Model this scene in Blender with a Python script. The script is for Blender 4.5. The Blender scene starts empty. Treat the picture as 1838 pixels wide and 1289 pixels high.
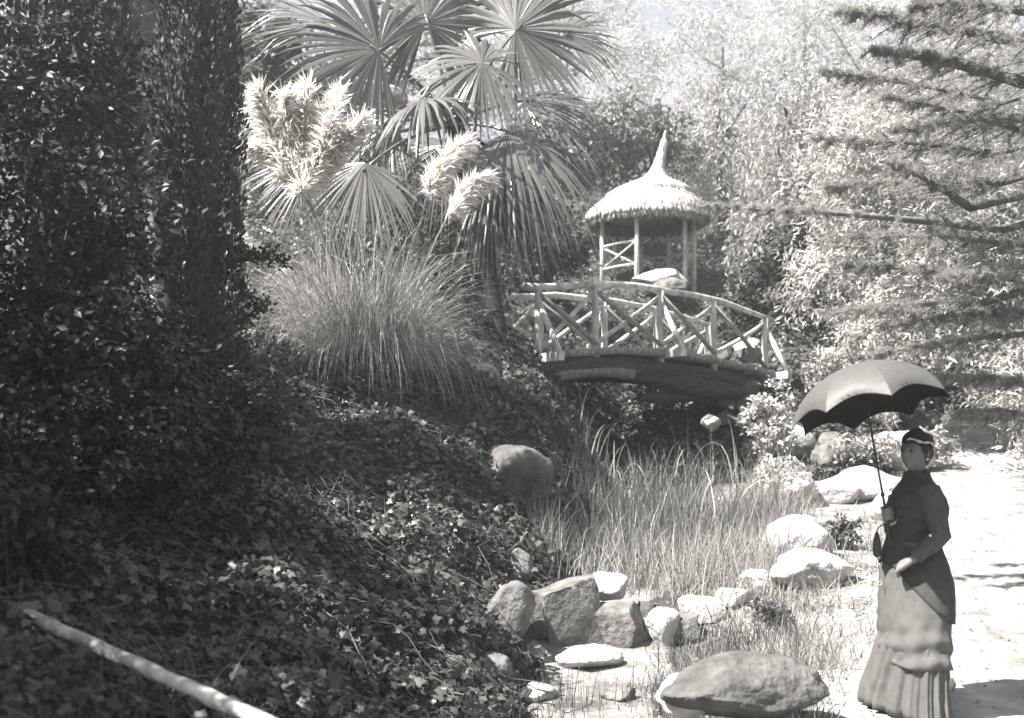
import bpy, bmesh, math, random
import numpy as np
from mathutils import Vector, Matrix, noise as mnoise

R = np.random.default_rng(7)
random.seed(7)
C = bpy.context.scene.collection
S = bpy.context.scene
PI = math.pi

# ------------------------------------------------------------------ camera, sky, sun, exposure
F, CX, HZ, ZC = 1970.0, 919.0, 850.0, 1.45          # focal length and horizon in photo pixels, eye height
cd = bpy.data.cameras.new('camera'); cam = bpy.data.objects.new('camera', cd); C.objects.link(cam)
cam.location = (0, 0, ZC); cam.rotation_euler = (PI/2, 0, 0)
cd.sensor_width = 36; cd.lens = 36*F/1838; cd.shift_y = (HZ-644.5)/1838
cd.clip_end = 2000
cd.dof.use_dof = True; cd.dof.focus_distance = 9.0; cd.dof.aperture_fstop = 2.2
S.camera = cam

SUN_EL = math.radians(52); SUN_V = Vector((-0.91, -0.41, 0)).normalized()
w = bpy.data.worlds.new('World'); S.world = w; w.use_nodes = True
nt = w.node_tree; nt.nodes.clear()
sky = nt.nodes.new('ShaderNodeTexSky'); sky.sky_type = 'NISHITA'; sky.sun_disc = False
sky.sun_elevation = SUN_EL; sky.sun_rotation = math.atan2(SUN_V.x, SUN_V.y)
hs = nt.nodes.new('ShaderNodeHueSaturation'); hs.inputs['Saturation'].default_value = 0.32
bg = nt.nodes.new('ShaderNodeBackground'); bg.inputs['Strength'].default_value = 0.05
wo = nt.nodes.new('ShaderNodeOutputWorld')
nt.links.new(sky.outputs[0], hs.inputs['Color']); nt.links.new(hs.outputs[0], bg.inputs['Color']); nt.links.new(bg.outputs[0], wo.inputs[0])

sd = bpy.data.lights.new('sun', 'SUN'); sun = bpy.data.objects.new('sun', sd); C.objects.link(sun)
sd.energy = 5.0; sd.angle = math.radians(0.55); sd.color = (1.0, 0.965, 0.91)
sdir = Vector((SUN_V.x*math.cos(SUN_EL), SUN_V.y*math.cos(SUN_EL), math.sin(SUN_EL)))
sun.rotation_euler = sdir.to_track_quat('Z', 'Y').to_euler()
sun.location = (-20, 5, 30)
S.view_settings.view_transform = 'Standard'; S.view_settings.look = 'None'
S.view_settings.gamma = 1; S.view_settings.exposure = 2.05
S.view_settings.use_curve_mapping = False
S.cycles.max_bounces = 6; S.cycles.transparent_max_bounces = 4

# ------------------------------------------------------------------ helpers
def P(px, py, Y):
    return np.array(((px-CX)/F*Y, Y, ZC+(HZ-py)/F*Y))

def unit(v):
    v = np.asarray(v, float)
    return v/np.maximum(np.linalg.norm(v, axis=-1, keepdims=True), 1e-9)

class MB:
    """collects vertices and faces, then links them as ONE mesh object"""
    def __init__(s): s.v = []; s.f = []; s.n = 0
    def add(s, V, Fc):
        V = np.asarray(V, float); s.v.append(V)
        for f in Fc: s.f.append(tuple(int(i)+s.n for i in f))
        s.n += len(V); return s
    def mesh(s, name, smooth=True):
        me = bpy.data.meshes.new(name)
        me.from_pydata(np.concatenate(s.v).tolist(), [], s.f); me.validate(); me.update()
        if smooth: me.polygons.foreach_set('use_smooth', [True]*len(me.polygons))
        return me
    def build(s, name, mat, parent=None, smooth=True):
        return link(name, s.mesh(name, smooth), mat, parent)

def link(name, me, mat=None, parent=None):
    if mat is not None and not me.materials: me.materials.append(mat)
    o = bpy.data.objects.new(name, me); C.objects.link(o)
    if parent is not None:
        o.parent = parent; o.matrix_parent_inverse = Matrix.Translation(parent.location).inverted() if parent.type == 'EMPTY' else Matrix()
    return o

def np_mesh(name, V, Fc, smooth=False):
    """fast mesh from arrays: V (n,3), Fc (m,k) all faces with k corners"""
    me = bpy.data.meshes.new(name); m, k = Fc.shape
    me.vertices.add(len(V)); me.vertices.foreach_set('co', np.ascontiguousarray(V, np.float32).ravel())
    me.loops.add(m*k); me.loops.foreach_set('vertex_index', np.ascontiguousarray(Fc, np.int32).ravel())
    me.polygons.add(m); me.polygons.foreach_set('loop_start', np.arange(0, m*k, k, dtype=np.int32))
    if smooth: me.polygons.foreach_set('use_smooth', np.ones(m, bool))
    me.update(calc_edges=True); return me

def tag(o, label=None, cat=None, group=None, kind=None):
    if label: o['label'] = label
    if cat: o['category'] = cat
    if group: o['group'] = group
    if kind: o['kind'] = kind
    return o

def thing(name, loc, label, cat, group=None):
    o = bpy.data.objects.new(name, None); C.objects.link(o)
    o.location = Vector([float(c) for c in loc]); o.empty_display_size = 0.2
    return tag(o, label, cat, group)

def tube(pts, rad, n=8, bump=0.0, seed=0, cap=True):
    pts = [Vector([float(c) for c in p]) for p in pts]; m = len(pts)
    rad = [rad]*m if np.isscalar(rad) else list(rad)
    T = [(pts[min(i+1, m-1)]-pts[max(i-1, 0)]).normalized() for i in range(m)]
    u = T[0].orthogonal().normalized(); V = []; Fc = []
    rr = random.Random(seed)
    for i in range(m):
        u = (u-T[i]*u.dot(T[i])).normalized(); v = T[i].cross(u)
        for j in range(n):
            a = 2*PI*j/n; r = rad[i]*(1+(rr.uniform(-bump, bump) if bump else 0))
            V.append(pts[i]+u*math.cos(a)*r+v*math.sin(a)*r)
    for i in range(m-1):
        for j in range(n):
            a = i*n+j; b = i*n+(j+1) % n
            Fc.append((a, b, b+n, a+n))
    if cap:
        Fc.append(tuple(range(n-1, -1, -1))); Fc.append(tuple((m-1)*n+j for j in range(n)))
    return [tuple(v) for v in V], Fc

def bez(p0, p1, p2, n=8):
    p0, p1, p2 = map(np.asarray, (p0, p1, p2)); t = np.linspace(0, 1, n)[:, None]
    return (1-t)**2*p0+2*t*(1-t)*p1+t*t*p2

def box(c, ax, ay, az):
    c, ax, ay, az = map(lambda q: np.asarray(q, float), (c, ax, ay, az))
    V = [c+sx*ax+sy*ay+sz*az for sz in (-1, 1) for sy in (-1, 1) for sx in (-1, 1)]
    return V, [(0, 2, 3, 1), (4, 5, 7, 6), (0, 1, 5, 4), (2, 6, 7, 3), (0, 4, 6, 2), (1, 3, 7, 5)]

# ------------------------------------------------------------------ materials (a silver print: everything is grey)
def mat_new(name):
    m = bpy.data.materials.new(name); m.use_nodes = True
    n = m.node_tree; n.nodes.clear()
    return m, n, n.nodes.new, n.links.new
def grey(v, t=0.0): return (v*(1.02+t), v, v*(0.965-t), 1)

def mat_solid(name, lo, hi, scale=6, rough=0.85, bump=0.3, bscale=40, detail=6, stretch=None, spec=0.3, dist=0.02):
    m, n, N, L = mat_new(name)
    tc = N('ShaderNodeTexCoord'); mp = N('ShaderNodeMapping')
    if stretch: mp.inputs['Scale'].default_value = stretch
    L(tc.outputs['Object'], mp.inputs[0])
    nz = N('ShaderNodeTexNoise'); nz.inputs['Scale'].default_value = scale; nz.inputs['Detail'].default_value = detail; nz.inputs['Roughness'].default_value = 0.62
    cr = N('ShaderNodeValToRGB'); cr.color_ramp.elements[0].position = 0.33; cr.color_ramp.elements[1].position = 0.68
    cr.color_ramp.elements[0].color = grey(lo); cr.color_ramp.elements[1].color = grey(hi)
    b = N('ShaderNodeBsdfPrincipled'); b.inputs['Roughness'].default_value = rough; b.inputs['Specular IOR Level'].default_value = spec
    L(mp.outputs[0], nz.inputs['Vector']); L(nz.outputs[0], cr.inputs[0]); L(cr.outputs[0], b.inputs['Base Color'])
    n2 = N('ShaderNodeTexNoise'); n2.inputs['Scale'].default_value = bscale; n2.inputs['Detail'].default_value = 8
    bp = N('ShaderNodeBump'); bp.inputs['Strength'].default_value = bump; bp.inputs['Distance'].default_value = dist
    L(mp.outputs[0], n2.inputs['Vector']); L(n2.outputs[0], bp.inputs['Height']); L(bp.outputs[0], b.inputs['Normal'])
    o = N('ShaderNodeOutputMaterial'); L(b.outputs[0], o.inputs[0]); return m

def mat_leaf(name, base, rough=0.45, trans=0.25, lo=0.55, hi=1.5, spec=0.5):
    m, n, N, L = mat_new(name)
    g = N('ShaderNodeNewGeometry'); mr = N('ShaderNodeMapRange')
    mr.inputs['To Min'].default_value = base*lo; mr.inputs['To Max'].default_value = base*hi
    L(g.outputs['Random Per Island'], mr.inputs[0])
    cc = N('ShaderNodeCombineColor')
    L(mr.outputs[0], cc.inputs[1])
    for i, k in ((0, 1.02), (2, 0.96)):
        mm = N('ShaderNodeMath'); mm.operation = 'MULTIPLY'; mm.inputs[1].default_value = k
        L(mr.outputs[0], mm.inputs[0]); L(mm.outputs[0], cc.inputs[i])
    b = N('ShaderNodeBsdfPrincipled'); b.inputs['Roughness'].default_value = rough; b.inputs['Specular IOR Level'].default_value = spec
    t = N('ShaderNodeBsdfTranslucent'); mx = N('ShaderNodeMixShader'); mx.inputs[0].default_value = trans
    L(cc.outputs[0], b.inputs['Base Color']); L(cc.outputs[0], t.inputs['Color'])
    L(b.outputs[0], mx.inputs[1]); L(t.outputs[0], mx.inputs[2])
    o = N('ShaderNodeOutputMaterial'); L(mx.outputs[0], o.inputs[0]); return m

M = dict(
    soil=mat_solid('soil', 0.025, 0.09, 1.6, 0.95, 0.6, 22),
    path=mat_solid('path_sand', 0.13, 0.36, 2.6, 0.95, 0.5, 30),
    bed=mat_solid('stream_gravel', 0.08, 0.30, 2.4, 0.9, 0.8, 30),
    rock=mat_solid('rock', 0.07, 0.22, 4, 0.92, 1.0, 18, detail=14, dist=.03),
    rockpale=mat_solid('rock_pale', 0.26, 0.52, 4, 0.92, 1.0, 18, detail=14, dist=.03),
    rockmid=mat_solid('rock_mid', 0.05, 0.15, 4, 0.92, 1.0, 18, detail=14, dist=.03),
    rockdark=mat_solid('rock_dark', 0.04, 0.13, 4, 0.92, 1.0, 18, detail=14, dist=.03),
    wood=mat_solid('peeled_wood', 0.22, 0.62, 7, 0.7, 0.35, 50, stretch=(1, 1, 0.35)),
    woodgrey=mat_solid('weathered_shaded_wood', 0.16, 0.30, 9, 0.8, 0.4, 50),  # weathered wood; also carries the shade of the falling cross braces
    log=mat_solid('dark_log', 0.022, 0.075, 6, 0.85, 0.9, 22, stretch=(0.5, 1.2, 3)),
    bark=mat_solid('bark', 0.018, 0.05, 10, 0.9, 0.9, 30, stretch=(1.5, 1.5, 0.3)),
    barklit=mat_solid('bark_lit', 0.10, 0.2, 10, 0.9, 0.9, 30, stretch=(1.5, 1.5, 0.3)),  # brighter copy of bark, sunlight put into its colour
    pole=mat_solid('birch_pole', 0.16, 0.55, 7, 0.75, 0.6, 40, detail=9),
    thatch=mat_leaf('thatch', 0.50, 0.8, 0.12, 0.75, 1.2, 0.2),
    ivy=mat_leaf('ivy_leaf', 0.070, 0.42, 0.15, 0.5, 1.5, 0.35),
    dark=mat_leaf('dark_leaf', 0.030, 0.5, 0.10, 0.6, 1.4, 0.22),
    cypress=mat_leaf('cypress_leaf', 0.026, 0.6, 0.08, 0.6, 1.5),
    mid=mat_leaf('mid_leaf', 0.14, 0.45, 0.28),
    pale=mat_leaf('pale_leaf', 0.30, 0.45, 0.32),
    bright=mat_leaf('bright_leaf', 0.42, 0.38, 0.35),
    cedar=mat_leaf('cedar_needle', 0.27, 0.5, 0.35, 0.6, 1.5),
    grass=mat_leaf('reed_blade', 0.30, 0.5, 0.3, 0.5, 1.5),
    pampas=mat_leaf('pampas_blade', 0.40, 0.4, 0.25, 0.5, 1.5),
    plume=mat_leaf('plume_hair', 0.88, 0.8, 0.6, 0.95, 1.15, 0.1),
    frond=mat_leaf('palm_leaflet', 0.12, 0.30, 0.10, 0.75, 1.3, 0.6),
    deadfrond=mat_leaf('dead_palm_leaflet', 0.075, 0.7, 0.12, 0.6, 1.4, 0.2),
    dry=mat_leaf('dry_stem', 0.06, 0.8, 0.05, 0.5, 1.6, 0.2),
    straw=mat_leaf('straw_blade', 0.30, 0.7, 0.25, 0.6, 1.4, 0.2),
)

def soil_dry():
    m = M['soil']; n = m.node_tree; N, L = n.nodes.new, n.links.new
    b = next(q for q in n.nodes if q.type == 'BSDF_PRINCIPLED'); src = b.inputs['Base Color'].links[0].from_socket
    nz = next(q for q in n.nodes if q.type == 'TEX_NOISE')
    at_ = N('ShaderNodeAttribute'); at_.attribute_name = 'dry'
    cr = N('ShaderNodeValToRGB'); cr.color_ramp.elements[0].position = .3; cr.color_ramp.elements[1].position = .7
    cr.color_ramp.elements[0].color = grey(.10); cr.color_ramp.elements[1].color = grey(.34)
    n2 = N('ShaderNodeTexNoise'); n2.inputs['Scale'].default_value = 3.2; n2.inputs['Detail'].default_value = 9
    tc = next(q for q in n.nodes if q.type == 'TEX_COORD'); L(tc.outputs['Object'], n2.inputs['Vector']); L(n2.outputs[0], cr.inputs[0])
    mx = N('ShaderNodeMix'); mx.data_type = 'RGBA'
    L(at_.outputs['Fac'], mx.inputs[0]); L(src, mx.inputs[6]); L(cr.outputs[0], mx.inputs[7]); L(mx.outputs[2], b.inputs['Base Color'])
soil_dry()
# ------------------------------------------------------------------ terrain
def sstep(a, b, x):
    t = np.clip((x-a)/(b-a), 0, 1); return t*t*(3-2*t)
def zs(y): return np.interp(y, [-10, 6, 8.6, 9.15, 10.5, 17, 18.2, 21, 28, 45, 70, 140], [-.35, -.13, -.03, .2, .4, 1.5, 1.9, 3.3, 6.1, 13.5, 22, 30])
def xs(y): return 0.4+0.15*(np.minimum(y, 20)-6.5)
def zp(y): return np.interp(y, [-10, 0, 6.4, 9, 13, 17, 22, 28, 45, 70, 140], [-.05, -.02, .03, .37, .92, 1.6, 3.6, 6.1, 13.5, 22, 30])
def xp(y): return 2.7+0.45*(np.minimum(y, 24)-6.4)
NZ = [(R.uniform(.3, 2.6)*math.cos(a), R.uniform(.3, 2.6)*math.sin(a), R.uniform(0, 6.28)) for a in R.uniform(0, 6.28, 16)]
def rough_(x, y):
    s = 0
    for a, b, c in NZ: s = s+np.sin(a*x+b*y+c)/(1+math.hypot(a, b))
    return s
def h(x, y):
    x = np.asarray(x, float); y = np.asarray(y, float)
    base = zs(y); c = xs(y); hw = 0.45
    d = np.maximum(c-hw-x, 0)
    k = np.interp(y, [3, 6.5, 10, 13, 15.3, 18, 22], [.25, .27, .40, .70, 1.5, 1.3, .4])
    H = np.interp(y, [3, 8, 13, 16, 20, 30], [2.6, 2.6, 2.3, 2.2, 1.2, 0.4])
    zl = base+H*(1-np.exp(-k*d))
    e = xp(y)-0.95
    t = sstep(0, 1, (x-c-hw)/np.maximum(e-c-hw, .3))
    zr = base+(zp(y)-base)*t
    zr = zr+1.0*np.exp(-((x-5.3)/1.4)**2-((y-20.0)/1.5)**2)
    zr = zr+np.clip(x-xp(y)-0.95, 0, 12)*0.5
    z = np.where(x < c, zl, zr)
    onpath = np.exp(-((x-xp(y))/1.0)**4)*(y < 20)
    amp = (0.035+0.02*np.clip(y-18, 0, 25))*(1-0.8*onpath)
    return z+rough_(x, y)*amp*0.6
YS = np.arange(2.0, 110, 0.02)
def hit(px, py):
    X = (px-CX)/F*YS; Z = ZC+(HZ-py)/F*YS
    i = np.argmax(Z <= h(X, YS)); return float(YS[i])
def on(px, py):
    Y = hit(px, py); return P(px, py, Y)
def hnorm(x, y):
    e = 0.05
    gx = (h(x+e, y)-h(x-e, y))/(2*e); gy = (h(x, y+e)-h(x, y-e))/(2*e)
    return unit(np.stack([-gx, -gy, np.ones_like(gx)], -1))

def axis_(segs):
    out = []
    for a, b, st in segs: out.append(np.arange(a, b, st))
    return np.unique(np.round(np.concatenate(out), 4))
gx_ = axis_([(-140, -40, 10), (-40, -10, 1.5), (-10, -4, .3), (-4, 8, .09), (8, 14, .3), (14, 40, 1.5), (40, 141, 10)])
gy_ = axis_([(-40, -4, 4), (-4, 3, .5), (3, 22, .1), (22, 40, .5), (40, 70, 1.5), (70, 141, 8)])
GX, GY = np.meshgrid(gx_, gy_); nX, nY = len(gx_), len(gy_)
V = np.stack([GX, GY, h(GX, GY)], -1).reshape(-1, 3)
ii = (np.arange(nY-1)[:, None]*nX+np.arange(nX-1)[None]).ravel()
ground = link('ground', np_mesh('ground', V, np.stack([ii, ii+1, ii+1+nX, ii+nX], -1), True), M['soil'])
dry = sstep(.2, 1.0, V[:, 0]-xs(V[:, 1])-.35+.25*rough_(2*V[:, 0], 2*V[:, 1]))*(1-sstep(16, 19, V[:, 1]))*(1-sstep(1.0, 2.2, V[:, 0]-xp(V[:, 1])))
ground.data.attributes.new('dry', 'FLOAT', 'POINT').data.foreach_set('value', dry.astype(np.float32))
tag(ground, 'bare soil of the ravine and hillside', kind='structure')

def strip(name, fx, halfw, y0, y1, mat, lift, label):
    ys = np.arange(y0, y1, .1); us = np.linspace(-1, 1, 30)
    jl = np.convolve(R.normal(0, .16, len(ys)+8), np.ones(9)/9, 'valid')*2; jr = np.convolve(R.normal(0, .16, len(ys)+8), np.ones(9)/9, 'valid')*2
    hwv = np.array([halfw(y) for y in ys])
    x = fx(ys)[:, None]+us[None]*hwv[:, None]+np.where(us < 0, -us, 0)[None]*jl[:, None]+np.where(us > 0, us, 0)[None]*jr[:, None]
    y = np.repeat(ys[:, None], len(us), 1)
    z = h(x, y)+lift-0.06*np.abs(us)[None]**8
    V = np.stack([x, y, z], -1).reshape(-1, 3); n = len(us)
    ii = (np.arange(len(ys)-1)[:, None]*n+np.arange(n-1)[None]).ravel()
    o = link(name, np_mesh(name, V, np.stack([ii, ii+1, ii+1+n, ii+n], -1), True), mat)
    return tag(o, label, kind='structure')
strip('path', xp, lambda y: 1.1 if y > 5 else 1.3, -3, 19, M['path'], 0.016, 'sunlit sandy garden path climbing past the woman')
strip('stream_bed', xs, lambda y: 0.62, -3, 15.2, M['bed'], 0.014, 'dry gravel bed of the small stream')

# ------------------------------------------------------------------ leaf clouds
T_RHOMB = (np.array([(0, 0, 0), (-.27, .45, .07), (.27, .45, .07), (0, 1, -.04)]), np.array([(0, 2, 3), (0, 3, 1)]))
T_LONG = (np.array([(0, 0, 0), (-.10, .35, .04), (.10, .35, .04), (-.07, .7, 0), (.07, .7, 0), (0, 1, -.1)]), np.array([(0, 2, 1), (1, 2, 4), (1, 4, 3), (3, 4, 5)]))
T_IVY = (np.array([(0, .3, .05), (0, -.02, 0), (.34, -.12, -.02), (.56, .33, -.03), (.25, .46, .01), (0, .95, -.05), (-.25, .46, .01), (-.56, .33, -.03), (-.34, -.12, -.02)]),
         np.array([(0, i, i+1) for i in range(1, 8)]+[(0, 8, 1)]))
def _needles(k=7):
    V = []; Fc = []; r = np.random.default_rng(3)
    for i in range(k):
        a = 2*PI*i/k+r.uniform(-.3, .3); el = r.uniform(.2, 1.2)
        d = np.array([math.cos(a)*math.cos(el), math.sin(el)*0.9+.1, math.sin(a)*math.cos(el)]); s = np.cross(d, r.normal(size=3)); s = s/np.linalg.norm(s)*.045
        V += [-s, s, d*r.uniform(.7, 1.1)]; Fc.append((3*i, 3*i+1, 3*i+2))
    return np.array(V), np.array(Fc)
T_NEEDLE = _needles()

def leaves(pos, axis, nrm, size, tmpl):
    """instances a leaf template: axis = the way a leaf points, nrm = about its upper side"""
    T, Fc = tmpl; pos = np.asarray(pos); n = len(pos)
    a = unit(axis); u = unit(np.cross(a, nrm)); wv = np.cross(u, a)
    size = np.broadcast_to(np.asarray(size, float), (n,))[:, None, None]
    V = pos[:, None]+size*(T[None, :, 0:1]*u[:, None]+T[None, :, 1:2]*a[:, None]+T[None, :, 2:3]*wv[:, None])
    Fa = (np.arange(n)[:, None, None]*len(T)+Fc[None])
    return V.reshape(-1, 3), Fa.reshape(-1, 3)

def cat(parts):
    V = []; Fc = []; n = 0
    for v, f in parts: V.append(v); Fc.append(f+n); n += len(v)
    return np.concatenate(V), np.concatenate(Fc)

def rdir(n): return unit(R.normal(size=(n, 3)))

def cloud(blobs, n, size, tmpl, up=0.5, rnd=0.8, sub=40, hang=0.0):
    """leaves gathered in small clumps through a set of ellipsoids (cx,cy,cz,rx,ry,rz)"""
    B = np.array(blobs, float); wgt = (B[:, 3]*B[:, 4]*B[:, 5])**(2/3); wgt /= wgt.sum()
    nc = max(8, n//sub); bi = R.choice(len(B), nc, p=wgt)
    d = rdir(nc); r = R.uniform(.35, 1, nc)**.45
    cc = B[bi, :3]+d*r[:, None]*B[bi, 3:]
    ci = R.integers(0, nc, n); cs = (B[bi, 3:].mean(1)*.22+.5*np.mean(size))[ci]
    off = R.normal(size=(n, 3))*cs[:, None]*np.array([.6, .6, .42])
    pos = cc[ci]+off
    out = unit(d[ci]+0.5*unit(off))
    nrm = unit(out*0.7+np.array([0, 0, up])+rdir(n)*rnd)
    ax = unit(np.cross(nrm, rdir(n))+np.array([0, 0, -hang])+out*.3)
    sz = np.broadcast_to(np.asarray(size), (n,))*R.uniform(.6, 1.35, n)
    return leaves(pos, ax, nrm, sz, tmpl)

def strands(starts, L, n_per, size, tmpl, sway=0.15):
    """hanging leafy strings"""
    k = len(starts); t = np.linspace(0, 1, n_per)
    dv = R.normal(size=(k, 2))*sway
    Ls = L*R.uniform(.5, 1.2, k)
    pos = np.repeat(starts[:, None], n_per, 1).copy()
    pos[:, :, 2] -= Ls[:, None]*t[None]; pos[:, :, :2] += dv[:, None]*np.sqrt(t)[None, :, None]*Ls[:, None, None]
    pos = pos.reshape(-1, 3)+R.normal(size=(k*n_per, 3))*.03
    n = len(pos); ax = unit(rdir(n)*.8+np.array([0, 0, -.8])); nr = unit(rdir(n)+np.array([0, -.2, .3]))
    return leaves(pos, ax, nr, size*R.uniform(.6, 1.3, n), tmpl)

def blob_crown(c, rx, ry, rz, k, rb=0.42):
    out = []
    for i in range(k):
        d = rdir(1)[0]; q = R.uniform(.25, .85)
        b = rb*R.uniform(.7, 1.35)
        out.append((c[0]+d[0]*rx*q, c[1]+d[1]*ry*q, c[2]+d[2]*rz*q, rx*b, ry*b, rz*b*.85))
    return out

def tree_wood(root, base, top, r, blobs, mat, limbs=6, bend=.25, seed=1):
    base = np.asarray(base, float); top = np.asarray(top, float)
    mid = (base+top)/2+np.array([R.normal()*bend, R.normal()*bend, 0])
    pts = bez(base-np.array([0, 0, .25]), mid, top, 9)
    v, f = tube(pts, list(np.linspace(r, r*.35, 9)), 9, .10, seed)
    MB().add(v, f).build('trunk', mat, root)
    for i in range(limbs):
        b = blobs[int(R.integers(0, len(blobs)))]; s = pts[int(R.integers(3, 8))]; e = np.array(b[:3])
        v, f = tube(bez(s, (s+e)/2+np.array([0, 0, -.1*np.linalg.norm(e-s)]), e, 6), list(np.linspace(r*.42, r*.12, 6)), 6, .1, seed+i)
        MB().add(v, f).build('limb', mat, root)

def tree(name, label, cat_, px, Y, top_py, width, tone, kind='broad', n=6000, size=.14, trunk=.12, low=.25, k=14, wood='barklit', group=None, base_py=None, depth=None):
    x = (px-CX)/F*Y; z0 = float(h(x, Y)); zt = ZC+(HZ-top_py)/F*Y; H = zt-z0
    root = thing(name, (x, Y, z0), label, cat_, group)
    rx = width/2; ry = (depth or width)/2; zl = z0+H*low; rz = (zt-zl)/2
    bl = blob_crown((x, Y, zl+rz), rx, ry, rz, k, .38 if kind != 'column' else .5)
    tree_wood(root, (x, Y, z0), (x+R.normal()*.2, Y, zl+rz*1.3), trunk, bl, M[wood], 5)
    if kind == 'willow':
        pos = []
        v1 = cloud(bl, n//3, size, T_LONG, .4, .8, 30, .6)
        st = np.concatenate([np.array(b[:3])+rdir(30)*np.array(b[3:]) for b in bl])
        v2 = strands(st, H*.22, max(6, (2*n//3)//len(st)), size, T_LONG)
        v, f = cat([v1, v2])
    elif kind == 'fine': v, f = cloud(bl, n, size, T_LONG, .6, .7, 40, .1)
    elif kind == 'conifer':
        parts = []
        for i in range(26):
            zz = zl+(zt-zl)*i/26; rr = rx*(1-.8*i/26)*R.uniform(.8, 1.1)
            for j in range(5):
                a = R.uniform(0, 6.28); L = rr*R.uniform(.7, 1.1); m = n//130
                t = R.uniform(.15, 1, m)**.7; lat = R.normal(size=m)*.22*L*(1.1-t)
                p = np.stack([x+math.cos(a)*L*t-math.sin(a)*lat, Y+math.sin(a)*L*t+math.cos(a)*lat, zz-.25*L*t*t+R.normal(size=m)*.05], -1)
                ax = unit(np.stack([math.cos(a)*np.ones(m)-math.sin(a)*np.sign(lat)*.6, math.sin(a)*np.ones(m)+math.cos(a)*np.sign(lat)*.6, -.2*np.ones(m)], -1)+rdir(m)*.4)
                parts.append(leaves(p, ax, np.array([0, 0, 1.])+rdir(m)*.3, size*R.uniform(.7, 1.3, m), T_RHOMB))
        v, f = cat(parts)
    else: v, f = cloud(bl, n, size, T_RHOMB, .5, .8, 40)
    link('crown', np_mesh('crown', v, f), M[tone], root)
    return root

def shrub(name, label, cat_, base, rx, rz, tone, n=1500, size=.07, tmpl=T_RHOMB, group=None, k=7, ry=None, wood='barklit'):
    base = np.asarray(base, float); root = thing(name, base, label, cat_, group)
    bl = blob_crown((base[0], base[1], base[2]+rz*.95), rx, ry or rx, rz, k, .48)
    b = MB()
    for i in range(6):
        q = bl[i % len(bl)]; v, f = tube(bez(base-np.array([0, 0, .08]), base+np.array([0, 0, rz*.6]), np.array(q[:3])+rdir(1)[0]*.1, 6), list(np.linspace(.018+.01*rx, .006, 6)), 5); b.add(v, f)
    b.build('stems', M[wood], root)
    v, f = cloud(bl, n, size, tmpl, .5, .8, 25)
    link('foliage', np_mesh('foliage', v, f), M[tone], root)
    return root

def blades(base, d0, L, wid, droop, seg=4, face=None):
    """thin arching blades: base (n,3), starting direction (n,3), length, width, droop"""
    n = len(base); L = np.broadcast_to(L, (n,)); droop = np.broadcast_to(droop, (n,)); wid = np.broadcast_to(wid, (n,))
    d = unit(d0); p = base.copy(); V = []
    side = unit(np.cross(d, np.array([0, 0, 1.])+R.normal(size=(n, 3))*.25))
    for i in range(seg+1):
        ww = wid*(1-(i/seg)**1.6)*.5+1e-4
        V += [p-side*ww[:, None], p+side*ww[:, None]]
        p = p+d*(L/seg)[:, None]
        d = unit(d+np.stack([0*L, 0*L, -droop*(.5+i)/seg], -1))
    V = np.stack(V, 1); k = 2*(seg+1); Fc = []
    for i in range(seg): a = 2*i; Fc += [(a, a+1, a+3), (a, a+3, a+2)]
    Fa = np.arange(n)[:, None, None]*k+np.array(Fc)[None]
    return V.reshape(-1, 3), Fa.reshape(-1, 3)

def stuff(name, v, f, mat, label):
    return tag(link(name, np_mesh(name, v, f), mat), label, kind='stuff')

#==SPLIT==
PVX0 = 3.42
# ------------------------------------------------------------------ far hillside: undergrowth and trees
pts = []
while len(pts) < 900:
    Y = R.uniform(17.4, 62) if len(pts) < 600 else R.uniform(17.4, 30); x = R.uniform(-.62, .60)*Y
    px = CX+x/Y*F
    r = R.uniform(.35, .75)+.012*Y
    if 1020 < px < 1290 and Y < 29.5: r = R.uniform(.12, .25) if Y > 24 else R.uniform(.28, .45)
    if Y < 21 and 940 < px < 1420: r = R.uniform(.18, .34)
    if 17 < Y < 21 and x > 4.3: r = R.uniform(.2, .34)
    if Y < 30 and math.hypot(x-3.45, Y-28) < 1.9: continue
    pts.append((x, Y, float(h(x, Y))+r*.35, r, r, r*.8))
v, f = cloud(pts, 120000, .13, T_RHOMB, .5, .8, 45)
stuff('hillside_undergrowth', v, f, M['mid'], 'low leafy undergrowth covering the whole hillside')

n = 60000; y = 15.6+R.uniform(0, 1, n)**1.5*20; x = R.uniform(-.12, .42, n)*y
ok = ~((np.abs(x-xp(y)) < 1.5) & (y < 19)) & (x > xs(y)-1.5) & (np.hypot(x-PVX0, y-28.0) > 1.4); x, y = x[ok], y[ok]; n = len(x)
nr = hnorm(x, y); z = h(x, y)+R.uniform(.01, .16, n)
v, f = leaves(np.stack([x, y, z], -1), rdir(n)+np.array([0, -.2, -.3]), nr+rdir(n)*.7, R.uniform(.05, .12, n), T_IVY)
stuff('ground_cover', v, f, M['ivy'], 'creeping leaves covering the slope behind and under the bridge')
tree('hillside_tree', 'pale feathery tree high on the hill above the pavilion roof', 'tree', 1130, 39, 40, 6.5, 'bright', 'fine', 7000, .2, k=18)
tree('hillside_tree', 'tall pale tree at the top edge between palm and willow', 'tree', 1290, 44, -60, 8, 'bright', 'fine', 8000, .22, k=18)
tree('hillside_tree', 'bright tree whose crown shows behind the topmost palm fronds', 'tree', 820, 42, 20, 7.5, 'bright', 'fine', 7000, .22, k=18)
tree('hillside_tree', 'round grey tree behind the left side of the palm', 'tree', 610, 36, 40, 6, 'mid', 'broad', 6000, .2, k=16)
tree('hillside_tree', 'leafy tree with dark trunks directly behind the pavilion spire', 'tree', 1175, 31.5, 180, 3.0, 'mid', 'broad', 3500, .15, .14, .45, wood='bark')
tree('hillside_tree', 'dense bushy tree between palm fronds and pavilion', 'tree', 1000, 31, 120, 4.6, 'mid', 'broad', 7000, .17, k=16)
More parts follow.
